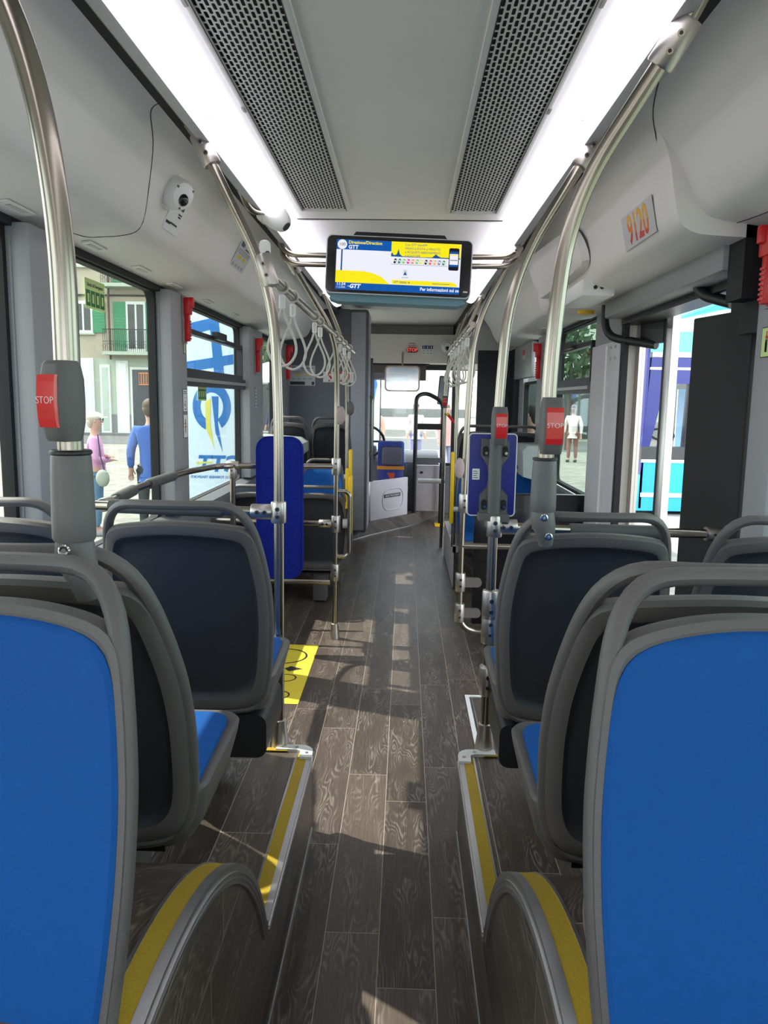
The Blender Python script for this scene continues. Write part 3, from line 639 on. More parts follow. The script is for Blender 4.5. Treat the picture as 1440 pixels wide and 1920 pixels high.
# ---- tall wheelchair backrest (left)
t = thing('wheelchair_backrest', 'tall blue padded board for wheelchair users behind the left pole', 'backrest', (-.665, 4.40, .435))
m_ = MB(); m_.prism(rrect(0, .41, .265, .82, .075, 8), -.03, .02, BOARD, 'Y'); m_.build('padded_board', BOARD, t)
m_ = MB(); m_.tube([(x, -.031, z) for x, z in rrect(0, .41, .262, .817, .074, 8)], .0035, BOARD, 6, closed=True); m_.build('piping', mat('piping_blue', (.02, .06, .45), .5), t)
m_ = MB().box(-.05, .05, .02, .06, .20, .70, STEELD); m_.tube([(0, .06, .285), (0, .24, .285)], .014, STEEL); m_.build('mount', STEELD, t)
# ---- leaning pad on right pole, seen from behind
t = thing('leaning_pad', 'blue leaning pad with grey mounting bracket on the right platform pole', 'leaning pad', (.34, 2.52, 1.06), R(0))
m_ = MB().prism(rrect(-.005, .17, .155, .27, .012, 4), .035, .055, BOARDP, 'Y'); m_.build('pad', BOARDP, t)
m_ = MB(); m_.tube([(x, .035, z) for x, z in rrect(-.005, .17, .156, .271, .012, 4)], .0022, WHITE, 6, closed=True, up=(0, 1, 0)); m_.build('pad_edge', mat('edge_blue', (.12, .18, .55), .4), t)
m_ = MB(); Q = [(-.045, .29), (.045, .285), (.045, .235), (.022, .20), (.017, .165), (.022, .13), (.045, .105), (.045, .03), (-.045, .035), (-.045, .105), (-.022, .13), (-.017, .165), (-.022, .20), (-.045, .235)]
m_.prism(Q, .004, .034, BRKT, 'Y'); m_.prism([(-.05, .05), (.05, .045), (.05, .02), (-.05, .025)], -.02, .034, BRKT, 'Y')
m_.tube([(0, 0, .035), (0, 0, .29)], .0215, BRKT, 16)
for x, z in ((-.032, .25), (.032, .25), (-.032, .075), (.032, .075)):
    m_.prism(rrect(x, z, .018, .034, .008, 4), .0005, .0045, BLACKR, 'Y'); m_.cyl((x+.003, -.003, z-.006), (x+.003, .0, z-.006), .005, None, CHROME, 8)
for x, z in ((-.02, .218), (.022, .215), (-.022, .10), (.022, .098)): m_.box(x-.002, x+.002, .002, .0045, z-.002, z+.002, CHROME)
m_.build('bracket', BRKT, t)
m_ = MB().prism(rrect(-.058, .172, .024, .036, .002), .031, .0352, WHITE, 'Y')
for k in range(4): m_.box(-.068, -.052-.003*(k % 2), .0305, .031, .160+k*.007, .162+k*.007, KPRINT)
m_.build('maker_sticker', WHITE, t)

# ---- LED strips
for s, sd, yend in ((-1, 'left', 6.65), (1, 'right', 6.3)):
    t = thing('ceiling_light', 'long glowing %s ceiling light strip' % sd, 'ceiling light', (s*.5, 0, 2.28))
    m_ = MB(); P = [(s*(x-.5), z) for x, z in ((.488, .034), (.492, -.008), (.515, -.036), (.548, -.046), (.568, -.036), (.571, .0), (.571, .034))]
    m_.prism(P, YB+.05, yend, None, 'Y'); m_.build('diffuser', LEDM, t)
    m_ = MB(); P = [(s*(x-.5), z) for x, z in ((.576, -.030), (.615, -.022), (.625, .01), (.62, .04), (.573, .04))]
    m_.prism(P, YB+.05, yend+.02, None, 'Y'); m_.build('housing', mat('led_housing', (.42, .41, .42), .4), t)
    for yj in (.35, 2.28, 4.2): MB().box(*sorted((s*.015, s*.045)), yj-.002, yj+.002, -.039, -.030, None).build('joint_clip', WHITE, t)

# ---- air grilles with slotted holes
def grille(x0, x1, y0, y1, label):
    t = thing('air_grille', label, 'air grille', ((x0+x1)/2, (y0+y1)/2, 2.32), 0)
    cx, cy = (x0+x1)/2, (y0+y1)/2; w = x1-x0; l = y1-y0
    f = MB(); F = mat('grille_frame', (.60, .60, .57), .45); b = .018
    f.box(-w/2, -w/2+b, -l/2, l/2, -.014, .0, F, bev=.003).box(w/2-b, w/2, -l/2, l/2, -.014, .0, F, bev=.003).box(-w/2+b, w/2-b, -l/2, -l/2+b, -.014, 0, F).box(-w/2+b, w/2-b, l/2-b, l/2, -.014, 0, F)
    s_ = 1 if x0 > 0 else -1
    for xx in (-w/2+b, w/2-b): f.box(xx-.0012, xx+.0012, -l/2+b, l/2-b, -.0148, -.0138, BLACKR)
    for k in range(5): f.box(s_*(w/2-.006)-.004, s_*(w/2-.006)+.004, -l/2+.3+k*.62, -l/2+.34+k*.62, -.016, -.012, STEELD)
    f.build('grille_frame', F, t)
    MB().box(-w/2+b, w/2-b, -l/2+b, l/2-b, -.0035, -.001, DARKGRILL).build('dark_backing', DARKGRILL, t)
    g = MB(); gw = w-2*b; n = 15; cw = gw/n; ch = .036; rows = int((l-2*b)/ch)+1
    for i in range(n):
        off = (i % 2)*ch/2
        for j in range(-1, rows):
            ya = -l/2+b+j*ch+off; yb = ya+ch
            ya2, yb2 = max(ya, -l/2+b), min(yb, l/2-b)
            if yb2-ya2 < .002: continue
            xa = -gw/2+i*cw; xb = xa+cw; hx = cw*.31; c = (xa+xb)/2; hy0, hy1 = ya+.0035, yb-.0035
            out = [(xa, ya2), (xb, ya2), (xb, yb2), (xa, yb2)]
            if hy0 < ya2+.001 or hy1 > yb2-.001:
                g.face([g.bm.verts.new((x, y, -.008)) for x, y in out], F); continue
            r = hx*.7
            hole = [(c-hx+r, hy0), (c+hx-r, hy0), (c+hx, hy0+r), (c+hx, hy1-r), (c+hx-r, hy1), (c-hx+r, hy1), (c-hx, hy1-r), (c-hx, hy0+r)]
            O = [g.bm.verts.new((x, y, -.008)) for x, y in out]; H = [g.bm.verts.new((x, y, -.008)) for x, y in hole]
            g.face([O[0], O[1], H[1], H[0]], F); g.face([O[1], H[2], H[1]], F); g.face([O[1], O[2], H[3], H[2]], F); g.face([O[2], H[4], H[3]], F)
            g.face([O[2], O[3], H[5], H[4]], F); g.face([O[3], H[6], H[5]], F); g.face([O[3], O[0], H[7], H[6]], F); g.face([O[0], H[0], H[7]], F)
    g.build('perforated_sheet', F, t, smooth=False)
grille(-.452, -.218, -.4, 3.64, 'perforated air grille in the ceiling, left of the screen')
grille(.213, .452, -.4, 3.66, 'perforated air grille in the ceiling, right of the screen')
m_ = MB()
for s in (-1, 1): m_.tube([(s*.60, YB, 2.318), (s*.60, 3.84, 2.318)], .0015, LGREY, 6)
struct(m_.build('trim_22', LGREY))

# ================================================================== SCREEN
t = thing('information_screen', 'wide passenger information screen showing line 100 under the ceiling', 'screen', (-.002, 3.98, 2.125), 0, ry=R(1.9), rx=R(-4))
Wd, Hd = .725, .285
FB = mat('screen_housing_blue', (.13, .27, .33), .4)
m_ = MB().prism(rrect(0, 0, Wd, Hd+.004, .028), .0, .07, FB, 'Y').prism([(-.33, -.14), (.33, -.14), (.34, -.165), (.30, -.178), (-.30, -.178), (-.34, -.165)], .01, .10, FB, 'Y').prism([(-.24, .14), (.24, .14), (.22, .165), (-.22, .165)], .01, .10, BLACK, 'Y')
m_.build('housing', FB, t)
m_ = MB().prism(rrect(0, 0, Wd, Hd, .028), -.008, .001, mat('bezel_rim', (.55, .60, .62), .35), 'Y').prism(rrect(0, 0, Wd-.010, Hd-.010, .025), -.010, -.007, BGLOSS, 'Y')
bez = m_.build('bezel', BGLOSS, t)
def em(n, c, e=.80):
    new = 'screen_'+n not in MATS; m = mat('screen_'+n, c, .5, emit=e, var=0, spec=0)
    if new:
        b = m.node_tree.nodes['Principled BSDF']; [m.node_tree.links.remove(l) for l in list(b.inputs['Base Color'].links)]; b.inputs['Base Color'].default_value = (.01, .01, .01, 1)
    return m
EW, EB, EY, EK, EN = em('white', (.88, .89, .97)), em('blue', (.005, .10, .42)), em('yellow', (.98, .85, .01)), em('black', (.01, .01, .02)), em('navy', (.01, .09, .27))
g = MB(); SW, SH = .617, .243; cx0 = -.003
def sx(u): return cx0-SW/2+SW*u
def sz(v): return SH/2-SH*v-.002
def rc(u0, u1, v0, v1, m, d=0): g.box(sx(u0), sx(u1), -.0112-d, -.0102, sz(v1), sz(v0), m)
rc(0, 1, 0, 1, EW); rc(0, .44, 0, .20, EB, .0004); rc(.44, .995, .0, .30, EY, .0004); rc(0, 1, .86, 1, EB, .0004)
g.prism([(sx(u), sz(v)) for u, v in ((0, .62), (.22, .62), (.30, .65), (.37, .72), (.44, .86), (0, .86))], -.0114, -.0104, EY, 'Y')
g.prism([(sx(u), sz(v)) for u, v in ((.455, .765), (.93, .765), (.965, .79), (.985, .85), (.455, .85))], -.0116, -.0104, EY, 'Y')
g.prism([(sx(.045)+.0235*math.cos(a), sz(.10)+.0235*math.sin(a)) for a in [2*PI*k/28 for k in range(28)]], -.0122, -.0104, EW, 'Y')
rc(.038, .050, .20, .62, EN, .0004)
T = lambda s_, size, u, v, m, al='LEFT', b=.0, sxx=1, sh=0: g.text(s_, size, MT(sx(u), -.0126, sz(v)), m, al, b, sxx, sh)
T('100', .0215, .045, .10, EK, 'CENTER'); T('Direzione/Direction', .0215, .095, .055, EY, 'LEFT', .0004, .95); T('GTT', .0255, .095, .150, EW, 'LEFT', .0008)
for k, l in enumerate(('Con GTT SostAPP', 'PAGHI la SOSTA al MINUTO', 'e ACQUISTI ABBONAMENTI', 'e VOUCHER')): T(l, .0160, .55, .055+.073*k, EN, 'LEFT', 0, .88)
T('11:34', .0205, .010, .895, EW, 'LEFT', .0004); T('11.5.2025', .0115, .010, .958, EW); T('GTT', .027, .115, .93, EW, 'LEFT', .0012, 1.0, .25); rc(.10, .125, .925, .935, EW, .0008)
T('Per informazioni sui se', .0225, .997, .93, EW, 'RIGHT', .0005, .93)
T('GTT', .011, .47, .808, EN, 'LEFT', .0003, 1, .3); T('SOSTAPP', .008, .56, .712, EN, 'CENTER')
g.prism([(sx(u), sz(v)) for u, v in ((.585, .79), (.605, .808), (.585, .826), (.59, .808))], -.0122, -.0104, EN, 'Y'); rc(.515, .575, .795, .803, EN, .0006); rc(.515, .575, .812, .822, EN, .0006); rc(.78, .92, .805, .815, EN, .0006)
# skyline, parked cars, phone, app mark
sk = [(.44, .30), (.44, .24), (.452, .22), (.455, .26), (.47, .27), (.485, .25), (.495, .17), (.498, .14), (.501, .17), (.51, .25), (.53, .285), (.70, .29), (.77, .285), (.785, .25), (.80, .22), (.815, .25), (.84, .28), (.995, .28), (.995, .30)]
g.prism([(sx(u), sz(v)) for u, v in sk], -.0118, -.0104, EN, 'Y')
cc_ = [(.02, .02, .03), (.02, .25, .12), (.25, .6, .1), (.85, .05, .25), (.9, .3, .1), (.3, .6, .08), (.9, .8, .05), (.03, .03, .06), (.85, .1, .05), (.9, .45, .15), (.25, .28, .35), (.05, .3, .12)]
for k, c in enumerate(cc_):
    u = .474+.0355*k; M_ = Matrix.Translation((sx(u), -.0118, sz(.385))) @ Matrix.Rotation(R(14), 4, 'Y')
    g.prism(rrect(0, 0, .0115, .024, .004, 2), -.0004, .0012, em('car%d' % k, c), 'Y', M_); g.prism(rrect(0, .001, .008, .006, .001, 1), -.0009, .0008, EW, 'Y', M_)
    g.prism([(sx(u+.0145), sz(.45)), (sx(u+.0160), sz(.45)), (sx(u+.0235), sz(.32)), (sx(u+.022), sz(.32))], -.0118, -.0104, EN, 'Y')
rc(.44, .90, .45, .455, EN, .0004)
g.prism(rrect(sx(.944), sz(.305), .050, .108, .008), -.0124, -.0104, EK, 'Y'); g.box(sx(.944)-.021, sx(.944)+.021, -.0128, -.0110, sz(.305)-.036, sz(.305)+.038, EW)
g.box(sx(.944)-.021, sx(.944)+.021, -.0130, -.0110, sz(.305)+.026, sz(.305)+.038, EN).box(sx(.944)-.018, sx(.944)+.018, -.0130, -.0110, sz(.305)-.006, sz(.305)-.003, EK).box(sx(.944)-.018, sx(.944)+.018, -.0130, -.0110, sz(.305)+.018, sz(.305)+.022, EY).box(sx(.944)-.021, sx(.944)+.021, -.0130, -.0110, sz(.305)-.036, sz(.305)-.026, EB)
g.prism(rrect(sx(.56), sz(.61), .022, .030, .004), -.0114, -.0104, em('palegrey', (.7, .75, .8)), 'Y'); g.prism([(sx(.545), sz(.66)), (sx(.575), sz(.66)), (sx(.562), sz(.60)), (sx(.56), sz(.56)), (sx(.557), sz(.60))], -.0118, -.0104, EN, 'Y')
g.build('display_picture', EW, bez, smooth=False)
m_ = MB().box(.325, .347, -.0112, -.010, -.113, -.107, WHITE); m_.build('maker_mark', WHITE, bez)
for s, sd in ((-1, 'left'), (1, 'right')):
    m_ = MB()
    for z in (.0, -.045): m_.tube(fillet([(s*.62, 4.14, 2.29+z*.3), (s*.58, 4.05, 2.19+z), (s*.34, 4.03, 2.185+z)], .08), .0135, STEEL, 14)
    tag(m_.build('screen_bracket', STEEL), 'pair of bent steel tubes holding the %s side of the screen' % sd, 'bracket')

# ================================================================== CAMERAS
def dome(name, label, loc, n, s=1.0, sticker=False):
    d = Vector(n).normalized(); q = d.to_track_quat('Z', 'Y'); t = thing(name, label, 'camera', loc); t.rotation_euler = q.to_euler()
    m_ = MB(); m_.tube([(0, 0, 0), (0, 0, .012*s), (0, 0, .013*s), (0, 0, .05*s), (0, 0, .062*s), (0, 0, .066*s)], [.062*s, .060*s, .052*s, .050*s, .042*s, .03*s], WHITE, 30); m_.build('housing', WHITE, t)
    m_ = MB(); m_.sph((.0, -.012*s, .058*s), .022*s, BGLOSS); m_.build('lens', BGLOSS, t)
    m_ = MB()
    for a in (.6, 2.5, 4.6): m_.cyl((.04*s*math.cos(a), .04*s*math.sin(a), .058*s), (.04*s*math.cos(a), .04*s*math.sin(a), .064*s), .004*s, None, BRKT, 8)
    m_.build('screws', BRKT, t); return t
dome('dome_camera', 'white dome camera with warning sticker on the left cove', (-.832, 2.96, 2.22), (.80, -.45, -.40), 1.12)
dome('dome_camera', 'white dome camera on the cream panel above the windscreen', (.545, 9.77, 2.13), (0, -1, -.1), 1.25)
t = thing('ball_camera', 'white turret camera hanging on a bent tube by the left light strip', 'camera', (-.585, 3.48, 2.265))
m_ = MB(); m_.tube(fillet([(-.045, -.26, .03), (-.03, -.14, -.03), (.02, -.02, .0)], .08), .0155, STEEL, 14); m_.build('mount_tube', STEEL, t)
M_ = Matrix.Translation((.035, 0, .0)) @ Vector((.8, -.25, -.75)).to_track_quat('Z', 'Y').to_matrix().to_4x4()
def tr(mb, M):
    for v in mb.bm.verts: v.co = M @ v.co
    return mb
m_ = tr(MB().tube([(0, 0, -.03), (0, 0, -.028), (0, 0, .002), (0, 0, .004)], [.050, .062, .062, .058], WHITE, 26), M_); m_.build('camera_base', WHITE, t)
m_ = tr(MB().tube([(0, 0, .002), (0, 0, .04), (0, 0, .062), (0, 0, .086), (0, 0, .096)], [.055, .052, .046, .036, .026], WHITE, 26), M_); m_.build('camera_head', WHITE, t)
m_ = tr(MB().tube([(0, 0, .0955), (0, 0, .098)], [.021, .020], BGLOSS, 20), M_); m_.build('lens', BGLOSS, t)
t = thing('small_detector', 'small white device beside the start of the left strap rail', 'detector', (-.425, 2.62, 1.93))
MB().box(-.018, .018, -.02, .02, -.035, .05, WHITE, bev=.012).build('housing', WHITE, t); MB().sph((.012, -.02, .005), .009, BLACK).build('sensor', BLACK, t)

# ================================================================== STICKERS AND SIGNS
CP = PL
def cove_frame(s, x, y, prof):
    pr = spline(prof, 12)
    for a, b in zip(pr, pr[1:]):
        if a.x <= x <= b.x:
            z = a.y+(b.y-a.y)*(x-a.x)/(b.x-a.x); tx, tz = (b.x-a.x), (b.y-a.y); break
    l = math.hypot(tx, tz); down = Vector((s*tx/l, 0, tz/l)); along = Vector((0, 1, 0)) if s < 0 else Vector((0, -1, 0))
    n = along.cross(-down) ; n = n.normalized()
    inward = Vector((-s, 0, -1)); n = n if n.dot(inward) > 0 else -n
    o = Vector((s*x, y, z))+n*.003
    M = Matrix((( along.x, -down.x, n.x, o.x), (along.y, -down.y, n.y, o.y), (along.z, -down.z, n.z, o.z), (0, 0, 0, 1)))
    return M      # local x along the bus (reading direction), local y up the cove, local z off the surface
def bars(mb, M, items, h=.0004):
    for (x0, x1, y0, y1, m) in items: mb.box(x0, x1, y0, y1, .001, .001+h, m, M)
SILV = mat('notice_silver', (.55, .55, .55), .35)
def notice(mb, M, w, h, rnd=0):
    mb.box(-w/2, w/2, -h/2, h/2, 0, .001, SILV, M)
    it = [(-w*.42, -w*.18, h*.28, h*.42, EN2), (-w*.05, w*.4, h*.34, h*.38, KPRINT), (-w*.05, w*.25, h*.26, h*.29, KPRINT), (-w*.3, -w*.05, 0, h*.08, YELF), (w*.1, w*.25, 0, h*.09, YELF), (-w*.48, w*.1, -h*.46, -h*.3, KPRINT), (w*.36, w*.46, -h*.46, -h*.3, KPRINT)]
    for k in range(3): it.append((-w*.42, w*.42, h*(.20-.04*k), h*(.212-.04*k), BRKT))
    for k in range(4): it.append((-w*.42+w*.22*k, -w*.30+w*.22*k, -h*.2, -h*.13, mat('pale_grey_print', (.35, .35, .35), .5)))
    bars(mb, M, it)
EN2 = mat('navy_print', (.02, .03, .12), .5)
m_ = MB(); notice(m_, cove_frame(-1, .845, 4.22, PL), .30, .22); tag(m_.build('rules_notice', SILV), 'silver passenger notice on the left cove above the hopper window', 'notice')
m_ = MB(); M_ = cove_frame(-1, .855, 3.04, PL); m_.box(-.03, .15, -.075, .05, -.0015, -.0005, WHITE, M_)
bars(m_, M_, [(.08, .12, .02, .035, KPRINT), (.08, .12, .0, .006, KPRINT), (.085, .115, -.01, -.004, KPRINT), (-.02, .03, -.05, -.04, KPRINT), (.03, .11, -.045, -.038, KPRINT)], -.0008); tag(m_.build('camera_sticker', WHITE), 'white video warning sticker under the dome camera on the left cove', 'sticker')
FLAME = mat('orange_red_print', (.80, .20, .02), .5); RD = mat('red_print', (.62, .03, .02), .5)
def bus_number(mb, M, w, h, size, m2=None):
    mb.box(-w/2, w/2, -h/2, h/2, 0, .001, SILV if m2 is None else m2, M); mb.text('9120', size, M @ Matrix.Translation((0, -size*.02, .0014)), RD, 'CENTER', .003, .85)
M_ = cove_frame(1, .856, 2.87, PD)
m_ = MB(); bus_number(m_, M_, .36, .12, .14); n0 = len(m_.bm.faces)
# the digits fade from orange (top) to red (bottom): split the letter faces by height
inv = M_.inverted(); AMB = mat('amber_print', (.85, .42, .02), .5)
ia, ir, io = m_.mi(AMB), m_.mi(RD), m_.mi(FLAME)
bmesh.ops.bisect_plane(m_.bm, geom=list(m_.bm.verts)+list(m_.bm.edges)+list(m_.bm.faces), plane_co=M_ @ Vector((0, .012, 0)), plane_no=(M_.to_3x3() @ Vector((.12, 1, 0))))
bmesh.ops.bisect_plane(m_.bm, geom=list(m_.bm.verts)+list(m_.bm.edges)+list(m_.bm.faces), plane_co=M_ @ Vector((0, -.022, 0)), plane_no=(M_.to_3x3() @ Vector((.12, 1, 0))))
for f in m_.bm.faces:
    if f.material_index == ir:
        c = inv @ f.calc_center_median(); v = c.y+.12*c.x
        f.material_index = ia if v > .012 else (io if v > -.022 else ir)
tag(m_.build('number_plate', SILV), 'large orange 9120 number sticker on the right cove above the doorway', 'number sign')
m_ = MB(); M_ = MT(-.635, 7.894, 1.69); bus_number(m_, M_, .31, .105, .135, WHITE); tag(m_.build('number_plate', WHITE), 'white sign with red 9120 on the grey dividing wall', 'number sign')
m_ = MB(); notice(m_, MT(-1.0, 7.894, 1.70), .26, .20); tag(m_.build('rules_notice', SILV), 'passenger notice on the grey dividing wall beside the red 9120', 'notice')
# emergency exit stickers on the glass
def exit_sticker(x, y, z, w, h, label, s):
    m_ = MB(); M_ = Matrix.Translation((x, y, z)) @ (Matrix.Rotation(PI/2*(1 if s < 0 else -1), 4, 'Z') @ Matrix.Rotation(PI/2, 4, 'X'))
    m_.box(-w/2, w/2, -h/2, h/2, 0, .001, LIME, M_)
    if h > .08: m_.text('Uscita di Emergenza', w*.098, M_ @ Matrix.Translation((0, h*.30, .0014)), KPRINT, 'CENTER', .0002)
    for k in range(4):
        c = -w*.36+w*.24*k; m_.box(c-w*.105, c+w*.105, -h*.42, h*.12, .001, .0014, GPRINT, M_); m_.box(c-w*.04, c+w*.05, -h*.30, h*.0, .0014, .0018, LIME, M_)
    return tag(m_.build('exit_sticker', LIME), label, 'sticker')
exit_sticker(-1.2195, 3.19, 1.87, .20, .115, 'green emergency exit sticker at the top of the first left window', -1)
exit_sticker(-1.2195, 4.83, 1.505, .20, .115, 'green emergency exit sticker on the window with the hopper, over the banner', -1)
exit_sticker(-1.2195, 6.78, 1.86, .16, .10, 'small green exit sticker at the top of the window before the grey wall', -1)
def side_plate(s, x, y, z, w, h, items, label, name='notice_plate', base=None):
    m_ = MB(); M_ = Matrix.Translation((x, y, z)) @ (Matrix.Rotation(PI/2*(1 if s < 0 else -1), 4, 'Z') @ Matrix.Rotation(PI/2, 4, 'X'))
    m_.box(-w/2-.003, w/2+.003, -h/2-.003, h/2+.003, 0, .0008, KPRINT, M_).box(-w/2, w/2, -h/2, h/2, 0, .0012, base or WHITE, M_)
    for (x0, x1, y0, y1, mm) in items: m_.box(x0*w, x1*w, y0*h, y1*h, .0012, .0016, mm, M_)
    return tag(m_.build(name, WHITE), label, 'notice')
txt = [(-.3, .3, .38, .42, KPRINT), (-.4, .4, .30, .33, KPRINT), (.0, .1, .10, .16, KPRINT), (0, .12, -.1, .0, KPRINT), (-.25, -.15, -.25, -.12, KPRINT), (.05, .15, -.3, -.15, KPRINT), (-.2, .3, -.42, -.38, KPRINT)]
side_plate(-1, -1.129, 2.60, 1.475, .12, .16, txt, 'white notice on the left pillar behind the near stop button')
side_plate(-1, -1.129, 4.13, 1.45, .07, .115, txt, 'upper of two small white notices on the pillar with the red hammer', base=WHITE)
side_plate(-1, -1.129, 4.13, 1.315, .07, .12, [(-.4, .4, -.05, -.02, RD), (-.1, .05, -.3, .3, KPRINT), (-.4, .2, .1, .13, RD)], 'lower of two small white notices on the pillar with the red hammer')
side_plate(-1, -1.129, 4.14, 1.73, .03, .065, [(-.2, .2, -.3, .3, STEELD)], 'tiny yellowish label under the red hammer on the left pillar', base=LIME)
side_plate(-1, -1.129, 6.10, 1.47, .04, .16, [(-.3, .3, -.4+.16*k, -.32+.16*k, KPRINT) for k in range(6)], 'narrow printed label on the pillar behind the hopper window')
side_plate(1, 1.129, 2.41, 1.66, .062, .085, [(-.12, .12, -.35, .1, KPRINT), (-.06, .06, -.3, .02, LIME), (-.12, .2, .12, .22, RD), (-.05, .05, .2, .38, RD)], 'lime extinguisher sticker under the red hammer on the right pillar', base=LIME)
# front header signs
m_ = MB(); m_.prism(rrect(.115, 2.085, .145, .062, .03), 9.76, 9.78, mat('stop_dark_red', (.13, .004, .006), .3), 'Y'); m_.text('STOP', .055, MT(.115, 9.757, 2.085), mat('stop_led_red', (1, .12, .12), .5, emit=.5, var=0), 'CENTER', .001); tag(m_.build('stop_sign', RED), 'dark oval sign with red STOP lettering over the windscreen', 'sign')
m_ = MB(); m_.box(.075, .155, 9.772, 9.78, 2.135, 2.17, RD).box(.080, .150, 9.770, 9.78, 2.14, 2.165, WHITE); m_.text('9120', .026, MT(.115, 9.768, 2.152), KPRINT); tag(m_.build('number_label', WHITE), 'tiny 9120 label above the oval STOP sign', 'label')
m_ = MB(); m_.box(.235, .375, 9.772, 9.78, 2.02, 2.145, WHITE)
for k in range(3):
    x = .24+.045*k; m_.box(x, x+.042, 9.769, 9.772, 2.10, 2.143, EN2 if k else EN2); m_.prism(rrect(x+.021, 2.118, .012, .024, .005), 9.767, 9.769, WHITE, 'Y'); m_.sph((x+.021, 9.768, 2.136), .005, WHITE, (1, .3, 1), 8)
    for j in range(2): m_.box(x+.006, x+.034, 9.769, 9.772, 2.075-.03*j, 2.085-.03*j, mat('pale_grey_print', (.35, .35, .35), .5))
tag(m_.build('priority_seat_sign', WHITE), 'white and blue priority pictogram sign right of the oval STOP sign', 'sign')
m_ = MB(); m_.box(.03, .12, 7.0, 7.05, 2.40, 2.41, WHITE); m_.box(.04, .11, 7.01, 7.04, 2.397, 2.40, KPRINT); tag(m_.build('number_label', WHITE), 'small number label on the raised ceiling behind the screen', 'label')

# ================================================================== HAMMERS
def hammer(s, x, y, z, label, sc=1.0):
    t = thing('emergency_hammer', label, 'emergency hammer', (x, y, z), 0 if s < 0 else PI)
    m_ = MB(); m_.box(0, .035*sc, -.028*sc, .028*sc, .02*sc, .10*sc, RED, bev=.007); m_.box(.0, .05*sc, -.012*sc, .012*sc, .055*sc, .105*sc, RED, bev=.005); m_.box(.005*sc, .028*sc, -.016*sc, .016*sc, -.11*sc, .03*sc, RED, bev=.005)
    m_.build('hammer_head', RED, t)
    m_ = MB()
    for k in range(7): m_.box(.028*sc, .033*sc, -.011*sc, .011*sc, (-.10+.014*k)*sc, (-.093+.014*k)*sc, RED)
    m_.prism(rrect(0, -.05*sc, .030*sc, .13*sc, .006), .0, .006*sc, RED, 'X'); m_.build('ribbed_grip', RED, t)
    MB().box(-.002, .004*sc, -.034*sc, .034*sc, -.12*sc, .11*sc, GREY).build('holder_plate', GREY, t); return t
hammer(-1, -1.126, 4.14, 1.875, 'red emergency hammer on the left pillar beside the hopper window', 1.05)
hammer(-1, -1.126, 6.08, 1.80, 'red emergency hammer on the second left pillar behind the hopper window', 1.2)
hammer(-1, -1.126, 7.62, 1.82, 'red emergency hammer at the corner of the grey dividing wall', 1.5)
hammer(1, 1.126, 2.40, 1.885, 'large red emergency hammer on the right pillar beside the doorway', 1.05)
hammer(1, 1.126, 6.35, 1.80, 'red emergency hammer on the far right pillar partly behind the pole', 1.3)

# ================================================================== COVE VENTS, SPEAKERS
vn = ['nearest', 'second', 'third', 'fourth', 'fifth', 'farthest']
for i, y in enumerate((2.37, 2.95, 3.47, 3.95, 4.6, 5.3)):
    M_ = cove_frame(-1, 1.12, y, PL); t = thing('slot_vent', 'small white slotted vent low on the left cove, %s of the row' % vn[i], 'vent', M_.translation, 0, 'slotted vents along the left cove'); t.rotation_euler = M_.to_euler()
    MB().prism(rrect(0, 0, .17, .034, .006), -.002, .004, COVE, 'Z').build('vent_frame', COVE, t)
    m_ = MB().box(-.055, .055, -.008, .008, .004, .005, mat('vent_shadow_grey', (.28, .28, .27), .6))
    for k in range(9): m_.box(-.05+.0125*k, -.046+.0125*k, -.008, .008, .005, .0058, COVE)
    m_.build('slots', COVE, t)
for i, y in enumerate((2.08, 5.05, 5.5, 6.0)):
    M_ = cove_frame(1, 1.075, y, PR if y < 2.7 or y > 4.9 else PD); t = thing('slot_vent', 'small pale slotted vent low on the right cove, %s from the viewer' % ['first', 'second', 'third', 'fourth'][i], 'vent', M_.translation, 0, 'slotted vents along the right cove'); t.rotation_euler = M_.to_euler()
    MB().prism(rrect(0, 0, .16, .034, .006), -.002, .004, COVE, 'Z').build('vent_frame', COVE, t)
    MB().box(-.05, .05, -.006, .006, .004, .005, LGREY).build('slots', COVE, t)
# triangular hood with door unit on the right cove
t = thing('door_unit_hood', 'moulded triangular hood with a white unit on the right cove above the doorway', 'hood', (0, 0, 0))
A_ = [(.76, 4.75, 2.31), (.80, 3.62, 2.27), (.86, 3.52, 2.07), (.86, 4.75, 2.06), (.82, 4.8, 2.22)]
m_ = MB(); rs = []
for k, (lift, sc) in enumerate(((0, 1.0), (.03, .97), (.045, .90), (.048, .6), (.048, .1))):
    c = sum((Vector(p) for p in A_), Vector())/5; q = smooth_closed(resample([Vector(p) for p in A_], 40), 4)
    rs.append([c+(p-c)*sc+Vector((-.95, 0, -.3))*lift for p in q])
m_.rings(rs, COVE, cap=(False, True)); m_.build('hood', COVE, t)
m_ = MB().box(.84, .99, 3.66, 4.15, 1.955, 2.03, WHITE, bev=.008)
m_.build('unit_box', WHITE, t)
m_ = MB().cyl((.90, 3.655, 1.993), (.90, 3.662, 1.993), .009, None, BLACK, 10); m_.build('sensor_eye', BLACK, t)
m_ = MB().cyl((.93, 3.655, 1.993), (.93, 3.662, 1.993), .009, None, BLACK, 10); m_.build('sensor_eye', BLACK, t)
m_ = MB().tube([(1.05, 4.5, 2.0), (1.05, 4.5, 1.965), (1.05, 4.5, 1.962)], [.05, .046, .03], YELP, 24); tag(m_.build('warning_light', YELP), 'round yellow warning lamp under the right cove', 'lamp')
